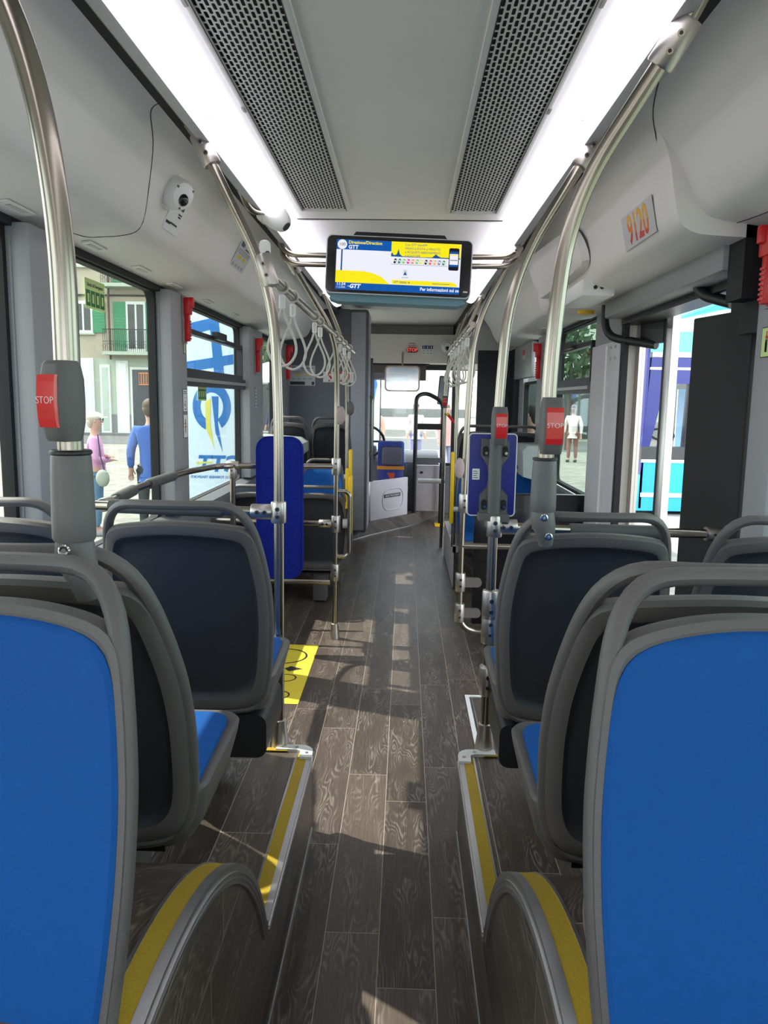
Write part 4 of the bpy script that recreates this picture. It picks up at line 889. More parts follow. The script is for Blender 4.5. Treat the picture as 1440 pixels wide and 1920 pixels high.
for (y, x, l) in ((4.25, 1.07, 'flat round grey speaker under the right cove by the yellow lamp'), (3.45, 1.07, 'flat round speaker under the right cove above the open doorway')):
    m_ = MB().cyl((x, y, 1.998), (x, y, 1.984), .045, None, STEELD, 24); m_.cyl((x, y, 1.985), (x, y, 1.981), .030, None, WHITE, 20); tag(m_.build('ceiling_speaker', STEELD), l, 'speaker')

# ================================================================== SMALL INTERIOR THINGS
m_ = MB(); m_.box(-.72, -.449, 3.57, 4.48, 0, .0025, YELF)
def ring2(mb, cx, cy, rx, ry, w, m, a0=0, a1=2*PI, n=36):
    for k in range(n):
        a, b = a0+(a1-a0)*k/n, a0+(a1-a0)*(k+1)/n
        v = [mb.bm.verts.new((cx+math.cos(q)*(rx-d), cy+math.sin(q)*(ry-d), .0034)) for q, d in ((a, 0), (b, 0), (b, w), (a, w))]; mb.face(v, m)
ring2(m_, -.62, 4.27, .13, .13, .012, KPRINT); ring2(m_, -.56, 3.92, .055, .055, .008, KPRINT); ring2(m_, -.56, 3.68, .055, .055, .008, KPRINT)
m_.prism([(-.56, 4.02), (-.49, 4.06), (-.56, 4.10), (-.59, 4.06)], .0025, .0034, KPRINT, 'Z')
tag(m_.build('floor_marking', YELF), 'yellow floor marking with black wheelchair and pram outlines', 'floor marking')
m_ = MB()
for (x0, x1, y0, y1) in ((.372, .392, 2.62, 3.74), (.392, 1.05, 3.72, 3.74), (.392, 1.05, 2.62, 2.64)): m_.box(x0, x1, y0, y1, 0, .004, WHITE)
for (x0, x1, y0, y1) in ((.400, .408, 2.66, 3.70), (.408, 1.05, 3.692, 3.70)): m_.box(x0, x1, y0, y1, 0, .005, ALU)
tag(m_.build('ramp_frame', WHITE), 'pale metal frame of the folding ramp set in the floor by the doorway', 'ramp frame')
m_ = MB().box(.49, 1.18, 4.80, 4.84, .06, .905, BGLOSS, bev=.012); tag(m_.build('modesty_panel', BGLOSS), 'glossy black low panel across the right side before the wheel box', 'panel')
m_ = MB().prism([(1.19, .84), (.96, .90), (.95, 1.10), (.985, 1.135), (1.19, 1.14)], 5.95, 7.3, mat('housing_pale', (.34, .36, .37), .5), 'Y'); tag(m_.build('heater_housing', GREY), 'pale grey moulded housing under the far right window', 'housing')
m_ = MB().prism([(-1.19, .80), (-.98, .86), (-.80, 1.02), (-.80, 1.10), (-.86, 1.14), (-1.19, 1.16)], 6.35, 6.80, MATS['housing_pale'], 'Y'); tag(m_.build('heater_housing', GREY), 'pale grey moulded housing by the left window behind the blue board', 'housing')
m_ = MB().box(1.135, 1.19, 6.90, 7.95, 1.69, 2.0, mat('brushed_box', (.45, .46, .46), .35, .6), bev=.008); t = m_.build('service_box', ALU); tag(t, 'brushed metal service box above the far right window', 'service box')
m_ = MB().box(1.131, 1.134, 7.22, 7.42, 1.86, 1.96, SILV); m_.box(1.129, 1.131, 7.25, 7.39, 1.90, 1.95, RD); m_.build('box_label', SILV, t)
for (x, y, z, h, lab, w_) in ((-.375, 6.02, .95, .27, 'tall rounded yellow armrest beside the rear-facing left seat', .035), (-.325, 5.32, .74, .42, 'large yellow hinged armrest on the low aisle seat', .05), (.42, 6.0, .80, .56, 'slim yellow armrest beside the rear-facing right seat', .035)):
    t = thing('yellow_armrest', lab, 'armrest', (x, y, z)); MB().box(-.014, .014, -w_, w_, -h/2, h/2, YELP, bev=.012).build('pad', YELP, t)
    if w_ == .05: MB().box(-.034, -.012, -.04, .0, -.02, h/2+.05, YELP, bev=.006).build('upper_pad', YELP, t)
    MB().cyl((-.014 if x < 0 else .014, 0, -h*.3), (-.05 if x < 0 else .05, 0, -h*.3), .036 if w_ == .05 else .02, None, LGREY).build('hinge', LGREY, t)

# ---- driver's cab
t = thing('outlet_plate', 'small grey plate with dark outlets on the wood plinth below the cab column', 'outlet', (-.47, 8.03, .08), math.atan2(.46, .225)); MB().box(-.09, .09, -.012, -.004, -.045, .045, DGREY).build('plate', DGREY, t)
for k in range(3): MB().box(-.07+.05*k, -.045+.05*k, -.016, -.012, -.02, .02, BLACK).build('socket', BLACK, t)
t = thing('cab_door', 'white angled cab door with glass upper half and oval recess', 'door', (-.335, 8.44, .14)); ang = math.atan2(.72, .50); t.rotation_euler = (0, 0, ang); LD = .72
WP = mat('cab_white', (.62, .58, .62), .4)
m_ = MB().box(0, LD, -.02, .02, .0, .44, WP, bev=.006).box(0, .018, -.018, .018, .44, 1.77, BLACK).box(.018, .05, -.014, .014, .44, 1.70, BLACK); m_.build('door_panel', WP, t)
MB().box(.05, LD, -.004, .004, .44, 1.62).build('door_glass', GLC, t)
m_ = MB().tube([(x, -.021, z) for x, z in rrect(.42, .21, .40, .24, .11, 8)], .006, WP, 8, closed=True); m_.build('oval_recess', WP, t)
m_ = MB().box(.25, .56, -.026, -.02, .235, .275, BLACK); m_.text('BUILD YOUR DREAMS', .030, MT(.405, -.027, .255), WPRINT, 'CENTER', 0, .92); m_.build('maker_plate', BLACK, t)
t = thing('cab_grab_handle', 'vertical steel grab handle on the grey column by the cab', 'grab handle', (-.36, 8.30, 1.2)); m_ = MB().tube(fillet([(0, .05, .30), (.05, -.04, .30), (.05, -.04, -.26), (0, .02, -.36)], .04), .014, STEEL, 12); m_.cyl((0, .04, .0), (.05, -.04, .0), .012, None, STEEL, 10); m_.build('tube', STEEL, t)
m_ = MB().box(.17, .49, 9.30, 9.36, .14, .70, WP, bev=.01).box(.47, .50, 9.30, 9.95, .14, .70, WP).box(.24, .27, 9.292, 9.30, .60, .625, BLACK); tag(m_.build('cab_bulkhead', WP), 'bright white side panel of the dashboard right of the cab door', 'panel')
m_ = MB().prism([(9.42, .14), (9.42, .72), (9.55, .80), (9.95, .84), (10.1, .80), (10.1, .14)], -1.18, .46, DGREY, 'X').box(-.95, -.30, 9.38, 9.6, .76, .92, BLACK, bev=.03); tag(m_.build('dashboard', DGREY), 'dark dashboard below the windscreen', 'dashboard')
t = thing('steering_wheel', 'dark steering wheel behind the cab door glass', 'steering wheel', (-.42, 9.22, .98), 0, rx=R(-58)); MB().tube([(math.cos(a)*.22, math.sin(a)*.22, 0) for a in [2*PI*k/32 for k in range(32)]], .016, BLACK, 10, closed=True).build('rim', BLACK, t)
m_ = MB().cyl((0, 0, -.02), (0, 0, .01), .06, None, BRKT).box(-.21, .21, -.012, .012, -.008, .004, BRKT).box(-.012, .012, -.21, 0, -.008, .004, BRKT); m_.cyl((0, 0, -.02), (0, 0, -.28), .03, None, BLACK); m_.build('hub', BRKT, t)
t = thing('driver_seat', 'driver seat seen from behind with a dark headrest', 'seat', (-.10, 9.16, .14)); m_ = MB().box(-.17, .17, -.05, .06, .30, .62, BLACK, bev=.05); m_.build('backrest', BLACK, t); MB().box(-.125, .125, -.13, -.06, .57, .79, mat('headrest_grey', (.12, .11, .15), .6), bev=.04).build('headrest', MATS['headrest_grey'], t)
MB().box(-.2, .2, .0, .42, .22, .32, BLACK, bev=.04).box(-.1, .1, .1, .3, 0, .22, BLACK).build('seat_base', BLACK, t)
m_ = MB().box(-.27, .04, 9.08, 9.24, .34, .99, mat('jacket_blue', (.03, .05, .28), .8), bev=.03).box(-.275, .045, 9.075, 9.245, .66, .70, mat('jacket_orange', (.75, .28, .02), .6)).prism([(-.16, .62), (-.06, .62), (-.09, .50)], 9.073, 9.08, mat('jacket_red', (.6, .06, .02), .6), 'Y')
tag(m_.build('jacket', MATS['jacket_blue']), 'blue work jacket with orange band hung over the driver seat', 'jacket')
t = thing('rear_view_mirror', 'wide rear-view mirror hanging in front of the windscreen', 'mirror', (.0, 9.62, 1.76)); m_ = MB().prism(rrect(0, -.03, .43, .31, .05), -.008, .012, mat('mirror_rim', (.50, .42, .35), .4), 'Y'); m_.build('mirror_housing', MATS['mirror_rim'], t)
m_ = MB().prism(rrect(0, -.03, .395, .275, .04), -.010, -.007, CHROME, 'Y'); m_.build('mirror_glass', CHROME, t); MB().cyl((0, .0, .10), (0, .17, .30), .012, None, STEELD).build('stalk', STEELD, t)
t = thing('side_mirror', 'narrow upright side mirror beyond the right of the windscreen', 'mirror', (.52, 9.9, 1.60), R(-20), ry=R(4)); MB().prism(rrect(0, 0, .13, .36, .02), -.01, .03, BLACK, 'Y').build('mirror_housing', BLACK, t); MB().prism(rrect(0, 0, .105, .33, .015), -.012, -.009, CHROME, 'Y').build('mirror_glass', CHROME, t)
t = thing('entrance_barrier', 'dark bent tube gate with cross bar beside the dashboard', 'barrier', (.17, 9.15, 0))
m_ = MB().tube(fillet([(0, 0, .14), (.0, 0, 1.52), (.12, .08, 1.56), (.32, .10, 1.46), (.32, .10, 0)], .10), .024, BLACK, 14); m_.build('tube_frame', BLACK, t); MB().box(.02, .30, .04, .07, 1.13, 1.20, BLACK).build('cross_bar', BLACK, t)
MB().box(.02, .31, .02, .06, .74, .80, DGREY).build('lower_bar', DGREY, t)
m_ = MB().cyl((.20, 8.62, .58), (.46, 8.62, .58), .026, None, WHITE); m_.cyl((.46, 8.62, .58), (.487, 8.64, .58), .03, None, BRKT); tag(m_.build('barrier_arm', WHITE), 'short white barrier arm across the aisle end', 'barrier')
m_ = MB().box(.42, .62, 9.0, 9.3, 0.001, .006, YELP); tag(m_.build('floor_strip', YELP), 'small yellow strip on the floor at the front entrance', 'floor strip')
m_ = MB().cyl((.47, 7.70, 1.33), (.53, 7.68, 1.26), .014, None, RED); m_.cyl((.455, 7.705, 1.345), (.47, 7.70, 1.33), .017, None, YELP); tag(m_.build('emergency_lever', RED), 'small red and yellow lever by the entrance pole', 'lever')
struct(MB().box(1.14, 1.2, 7.95, 8.4, 0, 2.0, BLACK).box(.80, 1.2, 8.3, 8.36, 0, 2.0, BLACK).box(.62, .66, 9.7, 9.75, 0, 2.0, BLACK).build('trim_23', BLACK))
struct(MB().box(.70, 1.2, 8.34, 9.9, 1.86, 2.3, CREAM).build('trim_24', CREAM))

# ================================================================== OUTSIDE
G0 = -.34
COB = mat('cobble_ground', (.22, .215, .185), .9, var=.6, vs=4, bump=.6, bs=9)
ASPH = mat('asphalt', (.10, .105, .105), .9, var=.1)
m_ = MB().box(-90, 90, -40, 140, G0-.2, G0, COB); struct(m_.build('trim_25', COB))
m_ = MB().box(-60, 60, 29, 37, G0, G0+.01, ASPH); tag(m_.build('road', ASPH), 'dark strip of asphalt road before the shuttered building', 'road', kind='structure')
for k, (x0, x1, y0, y1, l) in enumerate(((-9.5, -5.6, 19.6, 19.9, 'nearer white line painted on the square left of the bus'), (-11, -7.5, 26.6, 27.0, 'farther white line painted on the square left of the bus'))):
    tag(MB().box(x0, x1, y0, y1, G0, G0+.008, WHITE).build('painted_line', WHITE), l, 'road marking')
STUC = mat('stucco_beige', (.42, .38, .28), .9, var=.08, vs=.7); STUG = mat('stucco_green', (.40, .46, .36), .9, var=.08, vs=.7)
SHUT = mat('shutter_green', (.07, .26, .13), .7); WFR = mat('window_white', (.70, .72, .68), .6); PANE = mat('dark_pane', (.06, .065, .06), .15); IRON = mat('iron_dark', (.03, .035, .03), .6)
def building(label, x0, x1, y, h, wall, ground, cols, floors, shops, arches=(), depth=8, stone=.9):
    t = thing('building', label, 'building', ((x0+x1)/2, y, G0)); cx = (x0+x1)/2
    L_ = lambda x: x-cx
    MB().box(L_(x0), L_(x1), 0, depth, 3.6, h, wall).build('upper_wall', wall, t)
    m_ = MB().box(L_(x0), L_(x1), 0, depth, 0, 3.6, ground); m_.box(L_(x0), L_(x1), -.03, 0, 0, stone, mat('stone_base', (.20, .21, .20), .8)); m_.build('ground_floor_wall', ground, t)
    MB().box(L_(x0), L_(x1), -.12, 0, 6.55, 6.62, IRON).build('cable', IRON, t)
    for (xc, w, kind) in cols:
        for (zb, hh) in floors:
            if kind == 'F': zb2, h2 = zb-.85, hh+.85
            else: zb2, h2 = zb, hh
            m_ = MB().box(L_(xc)-w/2-.06, L_(xc)+w/2+.06, -.06, .0, zb2-.06, zb2+h2+.06, WFR)
            for k in (-1, 1): m_.box(L_(xc)+k*w/4-w/4+.05, L_(xc)+k*w/4+w/4-.05, -.08, -.055, zb2+.08, zb2+h2-.08, PANE)
            m_.box(L_(xc)-w/2-.15, L_(xc)+w/2+.15, -.16, 0, zb2-.14, zb2-.06, ground)
            m_.build('window', WFR, t)
            for k in (-1, 1):
                m_ = MB(); a = L_(xc)+k*(w/2+.36); m_.box(a-.30, a+.30, -.09, -.03, zb2-.03, zb2+h2+.03, SHUT)
                n = int(h2/.14)
                for j in range(n): m_.box(a-.25, a+.25, -.10, -.09, zb2+.05+j*.14, zb2+.12+j*.14, SHUT)
                m_.build('shutter', SHUT, t)
            if kind == 'F':
                m_ = MB().box(L_(xc)-1.35, L_(xc)+1.35, -.95, 0, zb2-.26, zb2-.10, ground)
                m_.build('balcony_slab', ground, t)
                m_ = MB()
                for j in range(28): m_.box(L_(xc)-1.3+j*.0963-.008, L_(xc)-1.3+j*.0963+.008, -.93, -.91, zb2-.10, zb2+.92, IRON)
                for j in range(14): m_.tube([(L_(xc)-1.25+j*.1926+.07*math.cos(q), -.92, zb2+.15+.09*math.sin(q)) for q in [2*PI*i/10 for i in range(10)]], .009, IRON, 5, closed=True)
                m_.box(L_(xc)-1.32, L_(xc)+1.32, -.94, -.90, zb2+.90, zb2+.94, IRON).box(L_(xc)-1.32, L_(xc)+1.32, -.94, -.90, zb2+.35, zb2+.37, IRON).build('balcony_railing', IRON, t)
    for (a, b, zt, mm, nm) in shops:
        m_ = MB().box(L_(a), L_(b), -.07, 0, 0, zt, WFR); m_.box(L_(a)+.1, L_(b)-.1, -.09, -.06, .1, zt-.12, mm); m_.build(nm, mm, t)
    for (xc, w, zt) in arches:
        q = [(L_(xc)+w/2*math.cos(a), zt-w/2+w/2*math.sin(a)) for a in [PI*k/14 for k in range(15)]]
        MB().prism([(L_(xc)-w/2, 0), (L_(xc)+w/2, 0)]+q, -.12, 0, PANE, 'Y').build('arch_opening', PANE, t)
        MB().tube([(u, -.12, v) for u, v in [(L_(xc)+w/2, 0)]+q+[(L_(xc)-w/2, 0)]], .10, WFR, 8).build('arch_surround', WFR, t)
    return t
DOORG = mat('door_pale_green', (.42, .50, .42), .6); SHOPD = mat('shop_dark', (.05, .055, .06), .3)
bl = building('beige and green building with green shutters seen through the first left window', -34, -11.2, 38, 13, STUC, STUG,
    [(-30, .9, 'W'), (-26.4, .9, 'F'), (-23.2, .9, 'W'), (-20.3, .9, 'F'), (-17.9, .8, 'W'), (-15.62, .82, 'W'), (-13.05, .85, 'F')], [(4.85, 1.4), (8.0, 1.4)],
    [(-16.0, -15.2, 3.6, WFR, 'shop_door'), (-14.9, -14.4, 3.3, DOORG, 'shop_door'), (-14.1, -13.5, 3.5, WPRINT, 'white_doorway'), (-13.4, -11.7, 3.2, SHOPD, 'shop_window'), (-21, -19, 3.2, DOORG, 'shop_door')])
m_ = MB().box(-12.95, -12.45, 37.83, 37.88, 2.0, 2.6, mat('sign_orange', (.75, .28, .10), .6))
for k in range(4): m_.box(-12.92+.12*k, -12.86+.12*k, 37.81, 37.83, 2.05, 2.55, SHOPD)
tag(m_.build('shop_sign', MATS['sign_orange']), 'small orange patterned sign in the dark shop window outside', 'sign')
m_ = MB().tube([(-14.28, 37.78, 3.2), (-14.30, 37.78, 6), (-14.22, 37.78, 8), (-14.3, 37.78, 12)], .05, mat('pipe_brown', (.10, .07, .05), .7)); tag(m_.build('drain_pipe', MATS['pipe_brown']), 'brown drain pipe on the shuttered building between two windows', 'pipe')
building('yellow ochre building behind the trees seen past the second left pillar', -11.0, -3.6, 41, 9.5, mat('stucco_ochre', (.55, .38, .16), .9, var=.1, vs=.7), mat('stucco_ochre2', (.36, .30, .18), .9), [(-9.5, .9, 'W'), (-7.2, .9, 'W'), (-5.2, .9, 'W')], [(4.6, 1.4), (7.2, 1.2)], [(-8, -6.4, 3, SHOPD, 'shop_window')])
building('pale green arcaded building seen through the right hopper window', 4.5, 30, 40, 12, mat('stucco_palegreen', (.50, .56, .44), .9, var=.08, vs=.7), STUG, [(6.4, .9, 'W'), (10.6, .9, 'W'), (14, .9, 'W')], [(5.6, 1.5), (8.6, 1.4)], [], [(6.6, 1.5, 3.2), (8.8, 1.7, 3.6), (11.4, 1.7, 3.6), (14.2, 1.7, 3.6)])
building('pale building far ahead beyond the windscreen', -6, 7, 85, 9, mat('stucco_white', (.80, .78, .72), .9), mat('stucco_white2', (.72, .70, .66), .9), [], [], [])
# parasol, hedge, small trees
t = thing('market_parasol', 'wide white parasol outside, seen beyond the second left pillar', 'parasol', (-4.15, 24, G0)); MB().tube([(0, 0, 0), (0, 0, 2.7)], .04, BRKT, 10).build('post', BRKT, t)
rs = []
for (z, r) in ((2.25, 1.9), (2.36, 1.9), (2.9, .05)): rs.append([(r*math.cos(PI/4+PI/2*k), r*math.sin(PI/4+PI/2*k), z) for k in range(4)])
MB().rings(rs, WPRINT, cap=(False, True)).build('canopy', WPRINT, t)
LEAF = mat('leaf_green', (.035, .09, .03), .8, var=.4, vs=3)
def foliage(mb, c, r, n, m, size=.12, zs=1):
    for _ in range(n):
        a = random.uniform(0, 2*PI); u = random.uniform(-1, 1); d = r*random.uniform(.55, 1)
        p = Vector((c[0]+d*math.cos(a)*math.sqrt(1-u*u), c[1]+d*math.sin(a)*math.sqrt(1-u*u), c[2]+d*u*zs)); q = Vector((random.gauss(0, 1), random.gauss(0, 1), random.gauss(0, 1))).normalized()
        e = q.orthogonal().normalized()*size; f = q.cross(e).normalized()*size*.55
        mb.face([mb.bm.verts.new(p+v) for v in (e, f, -e, -f)], m)
m_ = MB().box(-6.6, -2.9, 19.8, 20.4, G0, G0+.65, LEAF)
for k in range(16): foliage(m_, (-6.5+.24*k, 20.1, G0+.55), .42, 60, LEAF, .07)
tag(m_.build('hedge', LEAF), 'low green hedge outside seen beyond the second left pillar', 'hedge')
for (x, y, r, l) in ((-5.6, 30, 1.5, 'dark green tree beside the ochre building'), (6.3, 30, 1.1, 'narrow dark tree seen through the far right window')):
    t = thing('tree', l, 'tree', (x, y, G0)); MB().tube([(0, 0, 0), (.05, 0, 2.2), (-.02, 0, 3.6)], [.14, .1, .05], mat('bark', (.08, .06, .045), .9)).build('trunk', MATS['bark'], t)
    m_ = MB(); [foliage(m_, (random.uniform(-.5, .5), random.uniform(-.5, .5), 3.4+random.uniform(-.8, 1.2)), r, 130, LEAF, .16) for _ in range(5)]; m_.build('crown', LEAF, t)

# ---- printed banner (seen from behind, so the logo is mirrored)
BNR = mat('banner_cloth', (.66, .80, .88), .7); BBL = mat('banner_blue', (.02, .17, .50), .7); BYE = mat('banner_yellow', (.70, .66, .12), .7)
t = thing('printed_banner', 'tall pale blue banner with mirrored blue logo seen through the hopper window', 'banner', (-2.18, 9.0, G0))
bx = lambda px: (px-396)/1450*9.0     # banner metres from its own drawing
m_ = MB(); E_ = [(-.36, .55), (-.40, 2.0), (-.42, 3.05), (.1, 3.1), (.26, 2.95), (.335, 2.6), (.35, 1.9), (.335, .80)]
m_.prism(E_, -.004, .004, BNR, 'Y'); cl = m_.build('cloth', BNR, t)
MB().tube([(.345, .0, 0), (.345, 0, .8), (.36, 0, 1.9), (.34, 0, 2.6), (.27, 0, 2.97), (.1, 0, 3.12)], .012, BLACK, 8).build('pole', BLACK, t)
m_ = MB()
m_.prism([(-.05, 2.85), (.06, 2.85), (.10, 2.4), (.14, 1.98), (.02, 1.98), (-.01, 2.4)], -.007, -.004, BBL, 'Y')
m_.prism([(-.36, 2.62), (.06, 2.72), (.07, 2.60), (-.36, 2.48)], -.0075, -.004, BBL, 'Y')
m_.prism([(-.36, 2.20), (.24, 2.30), (.24, 2.19), (-.36, 2.08)], -.0075, -.004, BBL, 'Y')
for k in range(28):      # ring of the big letter
    a, b = R(-60+k*310/28), R(-60+(k+1)*310/28)
    m_.prism([(-.02+math.cos(q)*r_*.8, 1.70+math.sin(q)*r_) for q, r_ in ((a, .28), (b, .28), (b, .165), (a, .165))], -.007, -.004, BBL, 'Y')
m_.prism([(-.02, 1.82), (.06, 1.82), (.05, 1.5), (.10, 1.18), (.02, 1.4)], -.0085, -.004, BBL, 'Y'); m_.prism([(-.10, 1.75), (-.03, 1.80), (-.04, 1.5), (0, 1.22), (-.09, 1.45)], -.0085, -.004, BYE, 'Y')
m_.text('GTT', .26, MT(.04, -.0075, 1.03) @ Matrix.Diagonal((-1, 1, 1, 1)), BBL, 'CENTER', .008, 1, -.2)
m_.text('GRUPPO TORINESE TRASPORTI', .040, MT(.0, -.0075, .88) @ Matrix.Diagonal((-1, 1, 1, 1)), BBL, 'CENTER', .001)
m_.prism([(-.20, 1.03), (-.02, 1.05), (-.02, 1.065), (-.22, 1.055)], -.0095, -.004, BYE, 'Y')
m_.build('printed_logo', BBL, cl, smooth=False)
t = thing('printed_banner', 'pale banner with blue shapes seen through the cab window', 'banner', (-.72, 14.5, G0)); MB().prism([(-.25, .5), (.28, .5), (.3, 3.2), (-.25, 3.2)], -.004, .004, BNR, 'Y').build('cloth', BNR, t)
MB().prism([(.0, 2.9), (.18, 2.9), (.18, 2.6), (.0, 2.55)], -.008, -.004, BBL, 'Y').prism([(-.05, 2.3), (.15, 2.4), (.24, 2.1), (.18, 1.75), (0, 1.6)], -.008, -.004, BBL, 'Y').build('printed_logo', BBL, t)
MB().tube([(.3, 0, 0), (.3, 0, 3.2)], .012, BLACK, 8).build('pole', BLACK, t)

# ---- neighbouring blue bus
BC = mat('bus_cyan', (.02, .42, .90), .3, coat=.3); BD = mat('bus_navy', (.012, .02, .20), .25, coat=.3); BW = mat('bus_white', (.85, .87, .88), .3); BAQ = mat('bus_aqua', (.15, .75, .80), .3)
t = thing('parked_bus', 'blue and white bus parked outside the open doorway', 'bus', (8.9, 12.8, G0)); O_ = lambda x, z: (x-8.9, z-G0)
def bp(poly, d0, d1, m, nm):
    MB().prism([O_(*q) for q in poly], d0, d1, m, 'Y').build(nm, m, t)
bp([(3.95, -.05), (14, -.05), (14, .02), (3.95, .02)], -.012, 0, BW, 'white_stripe'); bp([(3.93, .52), (14, .52), (14, .57), (3.93, .57)], -.012, 0, BW, 'upper_stripe')
MB().prism([O_(*q) for q in ((3.88, -.28), (14, -.28), (14, .55), (3.95, .55))], 0, 2.5, BC, 'Y').build('lower_body', BC, t)
MB().prism([O_(*q) for q in ((3.95, 2.3), (14, 2.3), (14, 3.1), (5.0, 3.1), (4.35, 2.86), (4.05, 2.6))], 0, 2.5, BAQ, 'Y').build('roof_body', BAQ, t)
bp([(4.2, 2.62), (14, 2.70), (14, 3.0), (5.2, 3.0), (4.35, 2.80)], -.01, 0, BW, 'white_swoosh'); bp([(4.40, 2.84), (5.0, 3.06), (14, 3.1), (14, 2.98), (5.0, 2.98)], -.018, -.01, BC, 'blue_swoosh')
bp([(4.0, 2.22), (14, 2.22), (14, 2.30), (4.0, 2.30)], -.015, .02, STEELD, 'gutter'); bp([(3.98, 1.80), (14, 1.80), (14, 2.22), (4.0, 2.22)], -.006, .2, BD, 'upper_panel'); bp([(3.98, 2.02), (14, 2.02), (14, 2.06), (3.98, 2.06)], -.012, 0, BW, 'panel_line')
bp([(3.92, .57), (14, .57), (14, .78), (3.92, .78)], -.006, .2, SHOPD, 'window_sill_panel')
bp([(3.92, .78), (4.05, .78), (4.25, 1.8), (3.98, 1.8)], -.006, .2, BD, 'windscreen_pillar')
for k, x in enumerate((4.62, 6.3, 8.2, 10.1, 12)): bp([(x, .78), (x+.07, .78), (x+.10, 1.8), (x+.03, 1.8)], -.006, .2, SHOPD, 'window_pillar')
MB().prism([O_(*q) for q in ((4.05, .78), (14, .78), (14, 1.8), (4.25, 1.8))], .05, .06, None, 'Y').build('side_glass', GLC, t)
MB().box(-4.97, -4.93, .0, 2.5, .1, 2.9, BD).box(-3.6, 5, 2.45, 2.5, .9, 2.1, BW).build('front_and_far_side', BD, t)
MB().tube([O_(4.40+.2*math.cos(a), .98+.07*math.sin(a))[0:1]+(.5+.15*math.sin(a), 1.30+.09*math.sin(a)) for a in [2*PI*k/20 for k in range(20)]], .02, BLACK, 8, closed=True).build('steering_wheel', BLACK, t)
for x in (5.7, 12.6): MB().cyl((x-8.9, -.05, .48), (x-8.9, .25, .48), .48, None, BLACKR, 28).cyl((x-8.9, -.07, .48), (x-8.9, -.04, .48), .28, None, ALU, 20).build('wheel', BLACKR, t)
bp([(4.85, .15), (5.02, .15), (5.02, .38), (4.85, .38)], -.01, 0, BC, 'fuel_flap')

